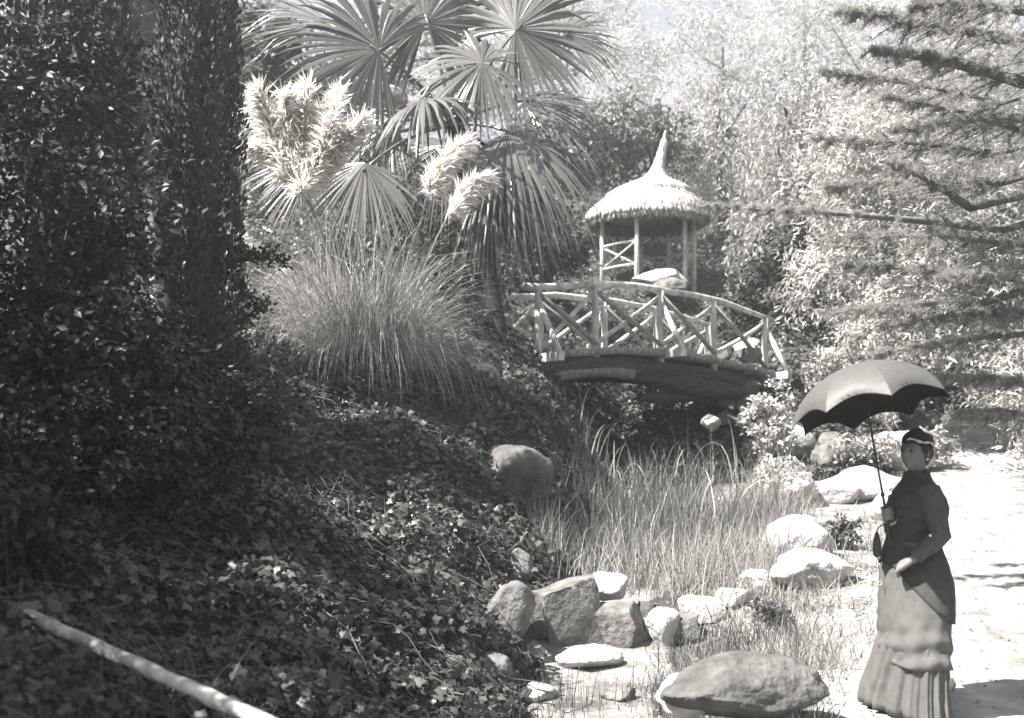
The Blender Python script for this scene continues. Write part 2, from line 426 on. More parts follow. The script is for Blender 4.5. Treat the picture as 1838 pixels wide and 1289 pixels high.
tree('hillside_tree', 'broad bright tree on the crest at the upper right', 'tree', 1600, 40, -40, 10, 'bright', 'fine', 9000, .22, k=20)
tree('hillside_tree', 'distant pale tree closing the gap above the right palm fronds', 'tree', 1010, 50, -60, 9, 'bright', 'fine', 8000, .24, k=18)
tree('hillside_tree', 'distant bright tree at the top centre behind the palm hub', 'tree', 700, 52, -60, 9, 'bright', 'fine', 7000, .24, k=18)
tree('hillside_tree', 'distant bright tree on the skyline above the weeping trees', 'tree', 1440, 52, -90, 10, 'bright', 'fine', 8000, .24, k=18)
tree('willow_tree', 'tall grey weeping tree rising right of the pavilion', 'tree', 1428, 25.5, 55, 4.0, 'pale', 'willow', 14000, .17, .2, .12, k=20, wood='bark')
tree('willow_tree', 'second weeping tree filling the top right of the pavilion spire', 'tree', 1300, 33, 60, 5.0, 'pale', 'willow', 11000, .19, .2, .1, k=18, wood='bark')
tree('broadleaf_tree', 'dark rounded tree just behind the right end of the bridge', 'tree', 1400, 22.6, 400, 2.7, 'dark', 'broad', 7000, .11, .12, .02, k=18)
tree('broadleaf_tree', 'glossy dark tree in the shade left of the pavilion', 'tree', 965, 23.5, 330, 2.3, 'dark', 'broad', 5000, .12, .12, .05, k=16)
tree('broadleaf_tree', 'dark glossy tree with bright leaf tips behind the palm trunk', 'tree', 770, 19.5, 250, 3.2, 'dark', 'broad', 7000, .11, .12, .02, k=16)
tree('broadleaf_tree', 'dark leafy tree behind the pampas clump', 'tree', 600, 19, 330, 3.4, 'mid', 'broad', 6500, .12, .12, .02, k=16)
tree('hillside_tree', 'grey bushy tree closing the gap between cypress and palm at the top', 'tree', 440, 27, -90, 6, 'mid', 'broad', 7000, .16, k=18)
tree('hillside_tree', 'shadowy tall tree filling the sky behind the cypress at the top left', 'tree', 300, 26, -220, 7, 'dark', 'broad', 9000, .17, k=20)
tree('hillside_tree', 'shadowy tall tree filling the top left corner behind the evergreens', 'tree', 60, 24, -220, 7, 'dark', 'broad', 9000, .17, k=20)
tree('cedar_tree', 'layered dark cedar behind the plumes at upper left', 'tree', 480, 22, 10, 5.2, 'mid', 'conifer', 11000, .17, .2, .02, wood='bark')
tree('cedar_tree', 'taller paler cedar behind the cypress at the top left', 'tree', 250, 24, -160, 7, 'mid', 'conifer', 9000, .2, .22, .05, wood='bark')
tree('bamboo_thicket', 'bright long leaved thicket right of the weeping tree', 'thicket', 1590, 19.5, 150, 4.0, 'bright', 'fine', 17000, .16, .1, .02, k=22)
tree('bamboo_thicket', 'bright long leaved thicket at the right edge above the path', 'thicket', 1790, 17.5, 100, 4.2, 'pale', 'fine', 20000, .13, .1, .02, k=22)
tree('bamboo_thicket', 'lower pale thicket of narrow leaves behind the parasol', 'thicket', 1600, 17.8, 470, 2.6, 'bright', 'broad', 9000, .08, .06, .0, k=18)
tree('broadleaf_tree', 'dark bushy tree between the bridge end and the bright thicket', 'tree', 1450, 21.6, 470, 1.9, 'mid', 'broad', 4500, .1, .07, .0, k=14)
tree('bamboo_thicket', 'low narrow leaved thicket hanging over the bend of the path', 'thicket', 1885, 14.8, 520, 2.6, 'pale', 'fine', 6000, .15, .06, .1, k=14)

# rocks; the first stands in for a sunlit flat patch behind the plumes
def rock_mesh(name, seed, sub=4, facet=0.5, rough=.10):
    bm = bmesh.new(); bmesh.ops.create_icosphere(bm, subdivisions=sub, radius=1)
    r = random.Random(seed); planes = []
    for i in range(15):
        n = Vector((r.gauss(0, 1), r.gauss(0, 1), r.gauss(0, .9))).normalized(); planes.append((n, r.uniform(.58, .92)))
    if facet > .75:     # blocky, split faces
        planes = [(Vector((ax[0]+r.gauss(0, .22), ax[1]+r.gauss(0, .22), ax[2]+r.gauss(0, .22))).normalized(), r.uniform(.5, .66)) for ax in ((1, 0, 0), (-1, 0, 0), (0, 1, 0), (0, -1, 0), (0, 0, 1), (0, 0, -1))]
        planes += [(Vector((r.gauss(0, 1), r.gauss(0, 1), r.gauss(0, 1))).normalized(), r.uniform(.68, .82)) for i in range(6)]; rough *= .6
    off = Vector((seed*3.1, seed*1.7, seed*.9))
    for v in bm.verts:
        p = v.co.copy()
        for n, dd in planes:
            t = p.dot(n)
            if t > dd: p -= n*(t-dd)*(.55+.45*facet)
        p *= 1+rough*mnoise.noise(p*1.7+off)+rough*.55*mnoise.noise(p*4+off)+rough*.3*mnoise.noise(p*9+off)+rough*.18*mnoise.noise(p*21+off)
        v.co = p
    me = bpy.data.meshes.new(name); bm.to_mesh(me); bm.free()
    me.polygons.foreach_set('use_smooth', [True]*len(me.polygons)); me.set_sharp_from_angle(angle=math.radians(26 if facet > .75 else 180)); return me
_seed = [10]; ROCKS = []
def rock(label, px, bot, wpx, hpx, tone='rock', name='boulder', Y=None, dep=1.0, rz=None, tilt=0.0, facet=.6, sub=4, sink=.12, group=None, rough=.12):
    _seed[0] += 1
    if Y is None: Y = hit(px, bot)
    wid = wpx/F*Y; hei = hpx/F*Y
    me = rock_mesh(name, _seed[0], sub, facet, rough); me.materials.append(M[tone])
    o = link(name, me); c = P(px, bot-hpx/2, Y)
    co = np.array([v.co[:] for v in me.vertices])
    a = R.uniform(0, 6.28) if rz is None else rz
    Rm = np.array([[math.cos(a), -math.sin(a), 0], [math.sin(a), math.cos(a), 0], [0, 0, 1]]); co = co@Rm.T
    ct, st = math.cos(tilt), math.sin(tilt)
    lo, hi = co.min(0), co.max(0); co = (co-(lo+hi)/2)/(hi-lo)
    co = co*np.array([wid, wid*dep, hei*(1+sink)])
    co = co@np.array([[ct, 0, -st], [0, 1, 0], [st, 0, ct]])
    co[:, 2] -= hei*sink*.5
    me.vertices.foreach_set('co', co.astype(np.float32).ravel()); me.update()
    o.location = (float(c[0]), float(c[1]+wid*dep*.3), float(c[2]))
    ROCKS.append((float(c[0]), float(c[1]+wid*dep*.3), wid, hei)); return tag(o, label, 'rock', group)
rock('pale rock added for a sunlit patch on the hillside behind the plumes', 630, 178, 190, 46, 'rockpale', Y=27.0, dep=.6, name='patch_rock')  # rock shape made up where a bright flat patch shows

# ------------------------------------------------------------------ pavilion
PV = np.array([3.42, 28.0, 0]); PVX, PVY = PV[0], PV[1]; PF = float(h(PVX, PVY))+.05
EZ = 8.02
pav = thing('thatched_pavilion', (PVX, PVY, PF), 'round open pavilion with shaggy thatched roof and tall spire on the hillside', 'pavilion')
def thatch_cone(name, prof, nblade, Lb, wid, seed, fringe):
    """a lathe core plus a coat of straw blades lying down the slope and hanging as a fringe"""
    b = MB(); n = 40; V = []
    for z, r in prof:
        for j in range(n): a = 2*PI*j/n; V.append((PVX+r*math.cos(a), PVY+r*math.sin(a), z))
    Fc = [(i*n+j, i*n+(j+1) % n, (i+1)*n+(j+1) % n, (i+1)*n+j) for i in range(len(prof)-1) for j in range(n)]
    V = np.array(V); Fc = np.array(Fc)
    SK = lambda q: q+np.stack([.5*np.clip((q[:, 2]-8.05)/2.1, 0, 1)**1.0, 0*q[:, 0], 0*q[:, 0]], -1)
    V = SK(V)
    tri = np.concatenate([Fc[:, [0, 1, 2]], Fc[:, [0, 2, 3]]])
    pr = np.array(prof); s = np.cumsum(np.r_[0, np.hypot(np.diff(pr[:, 0]), np.diff(pr[:, 1]))])
    t = np.sqrt(R.uniform(.02, 1, nblade))*s[-1]
    z = np.interp(t, s, pr[:, 0]); r = np.interp(t, s, pr[:, 1]); z2 = np.interp(t+.1, s, pr[:, 0]); r2 = np.interp(t+.1, s, pr[:, 1])
    a = R.uniform(0, 2*PI, nblade)
    base = np.stack([PVX+(r+.02)*np.cos(a), PVY+(r+.02)*np.sin(a), z+.02], -1)
    dr = np.maximum(r2-r, .02); dz = np.minimum(z2-z, -.02)
    base = SK(base); d = unit(np.stack([dr*np.cos(a), dr*np.sin(a), dz], -1))+rdir(nblade)*.14
    out = np.stack([np.cos(a), np.sin(a), .6*np.ones(nblade)], -1)
    v2, f2 = leaves(base, d, out, Lb*R.uniform(.6, 1.2, nblade), T_LONG)
    parts = [(V, tri), (v2, f2)]
    if fringe:
        m = fringe; a = R.uniform(0, 2*PI, m); r = pr[-1, 1]*R.uniform(.93, 1.02, m)
        base = np.stack([PVX+r*np.cos(a), PVY+r*np.sin(a), pr[-1, 0]+R.uniform(-.02, .06, m)], -1)
        d = np.stack([np.cos(a)*.35, np.sin(a)*.35, -np.ones(m)], -1)+rdir(m)*.22
        parts.append(leaves(base, d, np.stack([np.cos(a), np.sin(a), 0*a], -1), .26*R.uniform(.6, 1.3, m), T_LONG))
    v, f = cat(parts)
    return link(name, np_mesh(name, v, f), M['thatch'], pav)
thatch_cone('lower_thatch', [(8.66, .70), (8.54, .93), (8.37, 1.2), (8.19, 1.40), (8.03, 1.51), (7.98, 1.42)], 7000, .24, .03, 1, 2600)
thatch_cone('upper_thatch', [(9.05, .14), (8.95, .30), (8.83, .56), (8.69, .84), (8.57, 1.05), (8.53, 1.0)], 4200, .22, .03, 2, 1100)
thatch_cone('roof_spire', [(10.2, .025), (9.8, .06), (9.4, .10), (9.15, .16), (9.0, .27), (8.9, .40)], 1500, .18, .02, 3, 0)
# dark underside: rafters meeting below the thatch
for i in range(12):
    a = 2*PI*i/12+.2
    v, f = tube([(PVX+1.3*math.cos(a), PVY+1.3*math.sin(a), 8.0), (PVX+.2+.1*math.cos(a), PVY+.1*math.sin(a), 8.72)], .03, 6)
    MB().add(v, f).build('rafter', M['woodgrey'], pav)
for i in range(46):
    a = math.radians(-8+196*i/45); x, y = PVX+1.17*math.cos(a), PVY+1.17*math.sin(a)
    v, f = tube([(x, y, 8.03), (x, y, 7.72+R.normal()*.04)], .040, 6, .1, i); MB().add(v, f).build('shade_pole', M['log'], pav)  # dark hanging poles added to make the inside of the roof darker
pang = [math.radians(q) for q in (-90-18, -90+44, -90+72, -90-72, 126, 90, 54, 18)]
pp = []
for a in pang:
    x, y = PVX+1.22*math.cos(a), PVY+1.22*math.sin(a); pp.append((x, y)); z0 = float(h(x, y))-.2
    v, f = tube([(x, y, z0), (x+.01, y, (z0+8)/2), (x, y, 8.08)], [.062, .055, .05], 8, .08, int(a*10))
    MB().add(v, f).build('post', M['wood'], pav)
order = [3, 0, None, 1, 2, 7, 6, 5, 4, 3]
for i in range(len(order)-1):
    if order[i] is None or order[i+1] is None: continue
    a, b = pp[order[i]], pp[order[i+1]]
    for zz in (.82, .25):
        v, f = tube([(a[0], a[1], PF+zz), ((a[0]+b[0])/2, (a[1]+b[1])/2, PF+zz+.02), (b[0], b[1], PF+zz)], .032, 6, .1, i); MB().add(v, f).build('rail', M['wood'], pav)
    v, f = tube([(a[0], a[1], PF+.25), (b[0], b[1], PF+.82)], .026, 6, .1, i); MB().add(v, f).build('brace', M['wood'], pav)
    v, f = tube([(a[0], a[1]+.04, PF+.82), (b[0], b[1]+.04, PF+.25)], .026, 6, .1, i); MB().add(v, f).build('brace', M['wood'], pav)
rock('flat topped pale rock overhanging in front of the pavilion', 1188, 520, 104, 42, 'rockpale', Y=26.3, dep=.8, name='boulder')
rock('small rounded grey stone under the overhanging pavilion rock', 1203, 530, 64, 34, 'rock', Y=25.9, dep=.8)
shrub('leafy_shrub', 'pale shrub at the foot of the pavilion left post', 'shrub', (P(1015, 520, 25)[0], 25, float(h(P(1015, 520, 25)[0], 25))), .45, .3, 'pale', 900, .09)

# ------------------------------------------------------------------ bridge
A0 = np.array([.24, 15.5, 0]); AX = np.array([4.35, 3.5, 0]); AL = np.linalg.norm(AX); AU = AX/AL; NU = np.array([AU[1], -AU[0], 0])   # NU points to the camera side
BW = 1.3
def deck(t): return 3.12+.26*(4*t*(1-t)) if 0 <= t <= 1 else 3.12
def bp(t, s, z): return A0+AX*t-NU*s+np.array([0, 0, z])
def t_of(px):
    k = (px-CX)/F; return (k*A0[1]-A0[0])/(AX[0]-k*AX[1])
br = thing('footbridge', bp(.5, BW/2, 3.0), 'rustic arched footbridge of peeled poles on dark logs spanning the ravine', 'bridge')
tp = [t_of(q) for q in (966, 1069, 1186, 1281, 1374)]
print('post t', tp)
for side, s in (('near', 0.0), ('far', BW)):
    for i, t in enumerate(tp):
        zt = deck(t); lean = R.normal()*.012
        v, f = tube([bp(t, s, zt-.22), bp(t+lean*.3, s, zt+.4), bp(t, s, zt+.93)], [.062, .056, .05], 9, .06, i)
        MB().add(v, f).build('post', M['wood'], br)
        if i % 2 == 0:
            sg = -1 if side == 'near' else 1
            c = bp(t, s+sg*.2, zt-.07); v, f = box(c, AU*.055, -NU*.30, np.array([0, 0, .06])); MB().add(v, f).build('outrigger', M['wood'], br, False)
            v, f = tube([bp(t, s+sg*.46, zt-.02), bp(t, s+sg*.03, zt+.72)], [.05, .042], 8, .06, i); MB().add(v, f).build('knee_brace', M['wood'], br)
    for i in range(len(tp)-1):
        a, b = tp[i], tp[i+1]; o = .03
        v, f = tube([bp(a, s-o, deck(a)+.84), bp((a+b)/2, s-o, (deck(a)+deck(b))/2+.47+R.normal()*.015), bp(b, s-o, deck(b)+.06)], [.042, .04, .036], 7, .08, i); MB().add(v, f).build('cross_brace', M['woodgrey'], br)  # falling braces take darker wood, their shade put into the colour
        v, f = tube([bp(a, s+o, deck(a)+.06), bp((a+b)/2, s+o, (deck(a)+deck(b))/2+.45+R.normal()*.015), bp(b, s+o, deck(b)+.84)], [.038, .036, .034], 7, .08, i+9); MB().add(v, f).build('cross_brace', M['wood'], br)
    ts = np.linspace(tp[0]-.045, tp[-1]+.035, 14)
    v, f = tube([bp(t, s, deck(min(max(t, 0), 1))+.95+R.normal()*.008) for t in ts], list(np.linspace(.058, .04, 14)), 9, .06, 5); MB().add(v, f).build('handrail', M['wood'], br)
# deck of round poles, each one a part
nd = 52
for i in range(nd):
    t = -.02+1.04*i/(nd-1); zz = deck(min(max(t, 0), 1))-.05+R.normal()*.006
    e = R.uniform(-.06, .06)
    v, f = tube([bp(t, -.16+e, zz), bp(t, BW/2, zz), bp(t, BW+.15+R.uniform(-.05, .05), zz)], [.056, .054, .052], 7, .1, i)
    MB().add(v, f).build('deck_pole', M['woodgrey'], br)
def girder(s, mat='log'):
    ts = np.linspace(-.02, 1.06, 16)
    v, f = tube([bp(t, s, deck(min(max(t, 0), 1))-.27+.02*math.sin(9*t)) for t in ts], [.15+.03*math.sin(5*t+1) for t in ts], 10, .10, 3); return MB().add(v, f).build('girder_log', M[mat], br)
girder(.05); girder(BW-.05)
ts = np.linspace(.36, 1.02, 14)
v, f = tube([bp(t, .12, deck(min(t, 1))-.40-.07*math.sin(PI*(t-.36)/.66)+.02*math.sin(17*t)) for t in ts], [.10+.09*math.sin(PI*min(1, (t-.36)/.6))+.02*math.sin(23*t) for t in ts], 13, .16, 8); MB().add(v, f).build('curved_bole', M['log'], br)
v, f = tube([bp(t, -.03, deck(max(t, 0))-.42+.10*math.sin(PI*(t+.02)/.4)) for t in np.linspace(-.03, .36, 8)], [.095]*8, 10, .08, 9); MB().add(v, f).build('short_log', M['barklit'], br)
v, f = tube([bp(.43, .2, 2.63), bp(.52, .17, 2.66), bp(.66, .2, 2.72), bp(.82, .3, 2.74)], [.06, .10, .11, .10], 9, .15, 12); MB().add(v, f).build('lower_log', M['log'], br)
# stone pier under the right end
bpx = bp(.86, .35, 0); zb = float(h(bpx[0], bpx[1]))
pier = thing('stone_pier', (bpx[0], bpx[1], zb), 'dark rubble pier carrying the right end of the footbridge', 'pier')
for lv in range(5):
    for j in range(4):
        _seed[0] += 1
        me = rock_mesh('stone', _seed[0], 3, .9, .12); me.materials.append(M['rockmid'])
        me.transform(Matrix.Diagonal((.24, .24, .19, 1)))
        o = link('stone', me, None, pier); o.rotation_euler = (0, 0, R.uniform(0, 6))
        o.location = Vector(bpx.tolist())+Vector((( j % 2-.5)*.40+R.normal()*.04, (j//2-.5)*.45, 0)); o.location.z = zb+.02+lv*.27
rock('pale pitted stone perched against the pier under the bridge', 1278, 772, 38, 30, 'rockpale', Y=16.9, dep=.9, name='stone')
v, f = tube([P(1305, 745, 17.2), P(1330, 757, 17.1), P(1355, 762, 17.0), P(1392, 752, 17.2)], [.018, .022, .026, .02], 6, .2, 4)
tag(MB().add(v, f).build('dead_branch', M['wood']), 'bare pale broken branch sticking out beside the bridge pier', 'branch')

# ------------------------------------------------------------------ rocks
BIG = rock('large grey boulder at the bottom edge left of the woman', 1345, 1294, 310, 116, 'rockmid', Y=6.0, dep=.75, tilt=-.08, facet=.12, sub=5, rough=.11)
rock('pale rough stone joined to the left end of the large boulder', 1235, 1290, 110, 75, 'rockpale', Y=6.15, dep=.8, facet=.5)
rock('largest upright grey block of the stone weir in the stream', 1022, 1162, 140, 128, 'rock', dep=.75, facet=1.0, rz=.3)
rock('pale slab lying on top of the stone weir', 1082, 1076, 98, 46, 'rockpale', Y=9.25, dep=.9, facet=.6)
rock('square block with a bright top edge in the middle of the weir', 1118, 1162, 108, 82, 'rock', dep=.7, facet=.95, rz=1.2)
rock('bright rough stone right of the square weir block', 1192, 1164, 66, 74, 'rockpale', dep=.9, facet=.6)
rock('dark stone wedged between the weir block and the ivy rock', 962, 1152, 60, 84, 'rockdark', dep=.8, facet=.9)
rock('dark stone wedged low between the two grey weir blocks', 1072, 1152, 56, 54, 'rockdark', Y=9.2, dep=.8, facet=.9)
rock('dark stone wedged between square block and bright rough stone', 1160, 1140, 56, 60, 'rockdark', Y=9.3, dep=.8, facet=.9)
rock('grey stone closing the right end of the weir', 1232, 1156, 56, 54, 'rock', dep=.9, facet=.9)
rock('small rounded grey stone behind the weir under the reeds', 1207, 1062, 58, 40, 'rock', dep=.9, facet=.2, sink=.4)
rock('pale slab leaning behind the dry weeds right of the weir', 1262, 1118, 84, 46, 'rockpale', dep=.9, facet=.8)
rock('low pale stone in the grass above the leaning slab', 1322, 1092, 70, 36, 'rockpale', dep=.9, facet=.8)
rock('pale angular stone at the end of the grassy slope', 1368, 1066, 84, 44, 'rockpale', dep=.9, facet=.9)
rock('white lying rock with a dark right face beside the path', 1440, 1012, 132, 88, 'rockpale', dep=.8, facet=.6)
rock('broad white rock in front of the one with the dark face', 1468, 1058, 160, 72, 'rockpale', dep=.8, facet=.5)
rock('round white rock under the left rim of the parasol', 1430, 826, 80, 70, 'rockpale', dep=.9, facet=.5)
rock('shaded rounded rock below the middle of the parasol', 1494, 852, 80, 78, 'rock', dep=.9, facet=.4)
rock('long white rock left of the parasol shaft', 1570, 900, 140, 66, 'rockpale', dep=.7, facet=.5)
rock('white stone just left of the bodice of the woman', 1602, 935, 76, 54, 'rockpale', dep=.7, facet=.5)
rock('white rock above the leafy bush near the parasol shaft', 1505, 905, 90, 50, 'rockpale', dep=.7, facet=.6)
rock('white rock among the grass left of the leafy bush', 1395, 965, 80, 50, 'rockpale', dep=.7, facet=.6)
rock('white rock low between the leafy bush and the weir bank', 1422, 912, 100, 66, 'rockpale', dep=.7, facet=.5)
rock('pale boulder behind the hat of the woman', 1622, 846, 124, 74, 'rockpale', dep=.7, facet=.5)
rock('tall white boulder behind the last bridge post', 1350, 680, 74, 78, 'rockpale', Y=20.9, dep=.9, facet=.3)
rock('small white rock just past the bridge end', 1424, 664, 60, 36, 'rockpale', Y=20.0, dep=.9, facet=.4)
rock('wide white rock at the foot of the bright thicket', 1494, 668, 92, 46, 'rockpale', Y=19.6, dep=.8, facet=.4)
rock('smooth pale slab leaning on the left bank below the bridge', 922, 885, 150, 92, 'rockmid', dep=.9, tilt=.62, facet=.8, rough=.12, rz=.2, sink=.5)
rock('grey stone peeping out of the ivy above the weir', 935, 1036, 46, 52, 'rock', dep=.8, facet=.7)
rock('tall grey rock half covered by ivy left of the weir', 915, 1148, 96, 104, 'rock', dep=.8, facet=.6)
rock('small pointed stone at the foot of the ivy', 818, 1222, 46, 46, 'rock', dep=.8, facet=.8)
rock('smooth rounded stone beside the pointed one at the ivy foot', 884, 1226, 74, 54, 'rock', dep=.8, facet=.3)
rock('flat bright white stone lying in the stream bed before the weir', 1062, 1206, 128, 40, 'rockpale', dep=1.0, facet=.6)
rock('flat pale stone half buried near the bottom edge', 960, 1262, 90, 30, 'rockpale', dep=1.0, facet=.6)
rock('small flat stone at the bottom edge of the stream bed', 1110, 1262, 70, 28, 'rock', dep=1.0, facet=.6)
rock('pale stone showing through the bank beneath the pampas', 862, 706, 62, 40, 'rock', Y=14.2, dep=.7, facet=.5)
rock('low stone ridge above the leaning slab on the left bank', 855, 800, 70, 40, 'rock', Y=13.2, dep=.6, facet=.5)
# loose pebbles
n = 1500; y = R.uniform(4.5, 14, n); x = xs(y)+R.normal(size=n)*.55
q = R.integers(0, 2, n).astype(bool); x = np.where(q, x, xp(y)-1.1+R.normal(size=n)*.45)
TP = (np.array([(-1, -.8, 0), (1, -.7, 0), (.9, .9, 0), (-.8, .8, 0), (-.4, -.5, .7), (.5, -.3, .75), (.3, .5, .7), (-.5, .4, .6)]), np.array([(0, 1, 5), (0, 5, 4), (1, 2, 6), (1, 6, 5), (2, 3, 7), (2, 7, 6), (3, 0, 4), (3, 4, 7), (4, 5, 6), (4, 6, 7)]))
a = R.uniform(0, 6.28, n)
v, f = leaves(np.stack([x, y, h(x, y)+.008], -1), np.stack([np.cos(a), np.sin(a), 0*a], -1), np.tile([0, 0, 1.], (n, 1)), R.uniform(.004, .02, n), TP)
stuff('pebbles', v, f, M['rockpale'], 'loose pebbles in the stream bed and beside the path')

#==SPLIT==
n = 900; y = 4.5+R.uniform(0, 1, n)**1.3*12; x = xp(y)+R.normal(size=n)*.75
v, f = leaves(np.stack([x, y, h(x, y)+.024], -1), rdir(n)*np.array([1, 1, .15]), np.array([0, 0, 1.])+rdir(n)*.4, R.uniform(.012, .045, n), T_RHOMB)
stuff('leaf_litter', v, f, M['dry'], 'fallen leaves scattered over the sandy path')

# ------------------------------------------------------------------ palm
PY0 = 15.4
crown = P(815, 225, PY0)
pb = np.array([P(900, 640, PY0)[0], PY0, 0]); pb[2] = float(h(pb[0], pb[1]))
palm = thing('fan_palm', pb, 'tall fan palm with spiky round fronds behind the white plumes', 'palm')
tpts = [pb-np.array([0, 0, .3]), P(893, 590, PY0), P(880, 500, PY0), P(866, 420, PY0), P(845, 320, PY0), crown]
v, f = tube(tpts, [.17, .135, .115, .12, .17, .12], 12, .12, 2); MB().add(v, f).build('trunk', M['bark'], palm)
def frond(px, py, Y, ang, toward, tilt, Rr, spread, droop=.25, n=46, mat='frond', wid=1.0):
    hub = P(px, py, Y); a2 = math.radians(ang)
    ax = unit(np.array([math.cos(a2), -toward, math.sin(a2)]))
    nr = np.array([0, -1, 0.])+np.array([0, 0, tilt]); s = unit(np.cross(nr, ax)); nrm = np.cross(ax, s)
    V = []; Fc = []; cone = R.uniform(.1, .26)
    for j in range(n):
        cn = cone+R.normal()*.03; bent = R.random() < .22; ph = math.radians(-spread/2+spread*j/(n-1))+R.normal()*.012
        L = Rr*(1-.28*abs(ph)/PI)*R.uniform(.9, 1.06)
        d = ax*math.cos(ph)+s*math.sin(ph); side = -ax*math.sin(ph)+s*math.cos(ph)
        dph = math.radians(spread/(n-1)); dr = droop*R.uniform(.6, 1.5); tw = R.normal()*.25
        b0 = len(V); K = 6
        for i in range(K+1):
            r = L*i/K; u = i/K
            wv = min(.5*dph*r, .5*dph*Rr*.58)*(1 if u < .55 else max(.02, (1-u)/.45)**.8)*wid*1.04+.001
            c = hub+d*r*(1-.5*cn*cn*u)-nrm*cn*r*(1-.35*u)+np.array([0, 0, -1])*(dr*L*u**3+(.34*L*max(0, u-.6)**1.3*2.2 if bent else 0))+nrm*.05*u*u*math.sin(ph*7)
            up = nrm*(.55*wv)
            si = side if u < .5 else side*math.cos(tw)+nrm*math.sin(tw)
            V += [c-si*wv-up*(.9 if j % 2 else -.2), c+up*.4, c+si*wv-up*(.9 if j % 2 else -.2)]
        for i in range(K):
            q = b0+3*i; Fc += [(q, q+1, q+4), (q, q+4, q+3), (q+1, q+2, q+5), (q+1, q+5, q+4)]
    fo = link('frond', np_mesh('frond', np.array(V), np.array(Fc)), M[mat], palm)
    mid = (crown+hub)/2+np.array([0, 0, .12*np.linalg.norm(hub-crown)])
    v, f = tube(bez(crown, mid, hub+ax*.12, 7), list(np.linspace(.035, .016, 7)), 6)
    MB().add(v, f).build('petiole', M['frond' if mat == 'frond' else 'bark'], fo)
    return fo
for q in [
    (680, 88, 14.7, 160, .25, .15, 1.45, 250, .22), (764, 42, 15.2, 92, .1, .1, 1.28, 310, .12), (925, 52, 15.0, 35, .15, .1, 1.3, 290, .15),
    (866, 112, 14.5, 185, .2, .35, 1.0, 320, .3), (758, 178, 14.3, 10, .5, 3.2, .95, 330, .55), (940, 178, 15.6, -8, .1, .9, 1.45, 130, .25),
    (912, 236, 14.8, -28, .25, 1.2, 1.45, 210, .45), (880, 308, 15.0, -48, .2, .7, 1.25, 150, .4), (655, 292, 14.3, 258, .25, .9, 1.05, 170, .25),
    (570, 285, 15.2, 207, .1, .5, 1.2, 80, .2), (530, 200, 15.8, 184, .05, .4, 1.05, 66, .15), (700, 215, 15.0, 215, .2, .6, .95, 170, .3),
    (590, 40, 15.9, 163, .0, .2, 1.4, 70, .12), (1010, 60, 15.9, 8, .0, .3, 1.0, 120, .2), (840, -40, 15.9, 70, .0, .1, 1.1, 200, .1), (800, 260, 16.4, 250, -.1, .5, 1.1, 150, .3)]:
    frond(*q)
for q in [(905, 320, 15.3, -72, .05, .3, 1.05, 60, .1), (880, 335, 15.0, -82, .05, .2, 1.0, 46, .1), (925, 310, 15.7, -60, .0, .3, 1.15, 60, .15), (850, 330, 15.6, -100, .0, .2, .9, 50, .1)]:
    frond(*q, n=26, mat='deadfrond', wid=1.3)

# ------------------------------------------------------------------ pampas grass
gb = np.array([-1.75, 12.8, 0]); gb[2] = float(h(gb[0], gb[1])); print('pampas base', gb)
pam = thing('pampas_grass', gb, 'big pampas clump with arching blades and white feathery plumes on the left bank', 'grass clump')
n = 4200; a = R.uniform(0, 2*PI, n); rr = .62*np.sqrt(R.uniform(0, 1, n))
base = np.stack([gb[0]+rr*np.cos(a), gb[1]+rr*np.sin(a), gb[2]-.05+0*a], -1)
el = np.radians(R.uniform(12, 88, n)**1.0); a2 = a+R.normal(size=n)*.7
d0 = np.stack([np.cos(a2)*np.cos(el), np.sin(a2)*np.cos(el), np.sin(el)], -1)
v, f = blades(base, d0, R.uniform(.9, 2.35, n)*(.72+.28*np.sin(el)), R.uniform(.006, .013, n), R.uniform(.45, 1.35, n), 8)
link('blades', np_mesh('blades', v, f), M['pampas'], pam)
def plume(foot, p0, p1, p2, L_h, fat):
    """a stalk from the clump to p0 and a hairy plume from p0 over p1 to p2"""
    v, f = tube(bez(foot, (foot+p0)/2+np.array([0, 0, .25]), p0, 8), list(np.linspace(.011, .006, 8)), 5)
    st = MB().add(v, f).build('stalk', M['straw'], pam)
    nh = 4200; t = R.uniform(0, 1, nh)[:, None]
    p = (1-t)**2*p0+2*t*(1-t)*p1+t*t*p2; tg = unit(2*(1-t)*(p1-p0)+2*t*(p2-p1))
    rad = rdir(nh); rad = unit(rad-tg*np.sum(rad*tg, 1, keepdims=True))
    prof = (np.sin(PI*np.clip(t*.86+.1, 0, 1))**.7)
    L = L_h*(.45+1.5*R.uniform(0, 1, nh)**3.5+.35*R.uniform(0, 1, nh)); ln = rdir(1)*np.array([.55, .3, .1])
    b = p+rad*fat*prof*(R.uniform(0, .9, nh)*(.6+.4*np.sin(23*t[:, 0]+R.uniform(0, 6))))[:, None]
    v, f = leaves(b, tg*.8+rad*.75*prof+np.array([0, 0, -.45])+ln+rdir(nh)*.6, rdir(nh), L, (np.array([(0, 0, 0), (-.024, .4, 0), (.024, .4, 0), (0, 1, -.2)]), np.array([(0, 2, 3), (0, 3, 1)])))
    link('plume', np_mesh('plume', v, f), M['plume'], st)
PYP = 12.6
def plume_px(pts, fat, Y=PYP, foot=None):
    q = [P(x, y, Y+R.normal()*.12) for x, y in pts]
    ft = gb+np.array([R.uniform(-.3, .3), R.uniform(-.3, .3), .1]) if foot is None else foot
    plume(ft, *q, .125, fat*.62)
plume_px([(515, 320), (488, 240), (466, 160)], .10); plume_px([(532, 320), (518, 250), (511, 172)], .10)
plume_px([(545, 325), (545, 240), (551, 155)], .12); plume_px([(565, 315), (585, 245), (612, 165)], .12)
plume_px([(548, 340), (568, 270), (580, 200)], .13); plume_px([(530, 310), (495, 262), (452, 268)], .07)
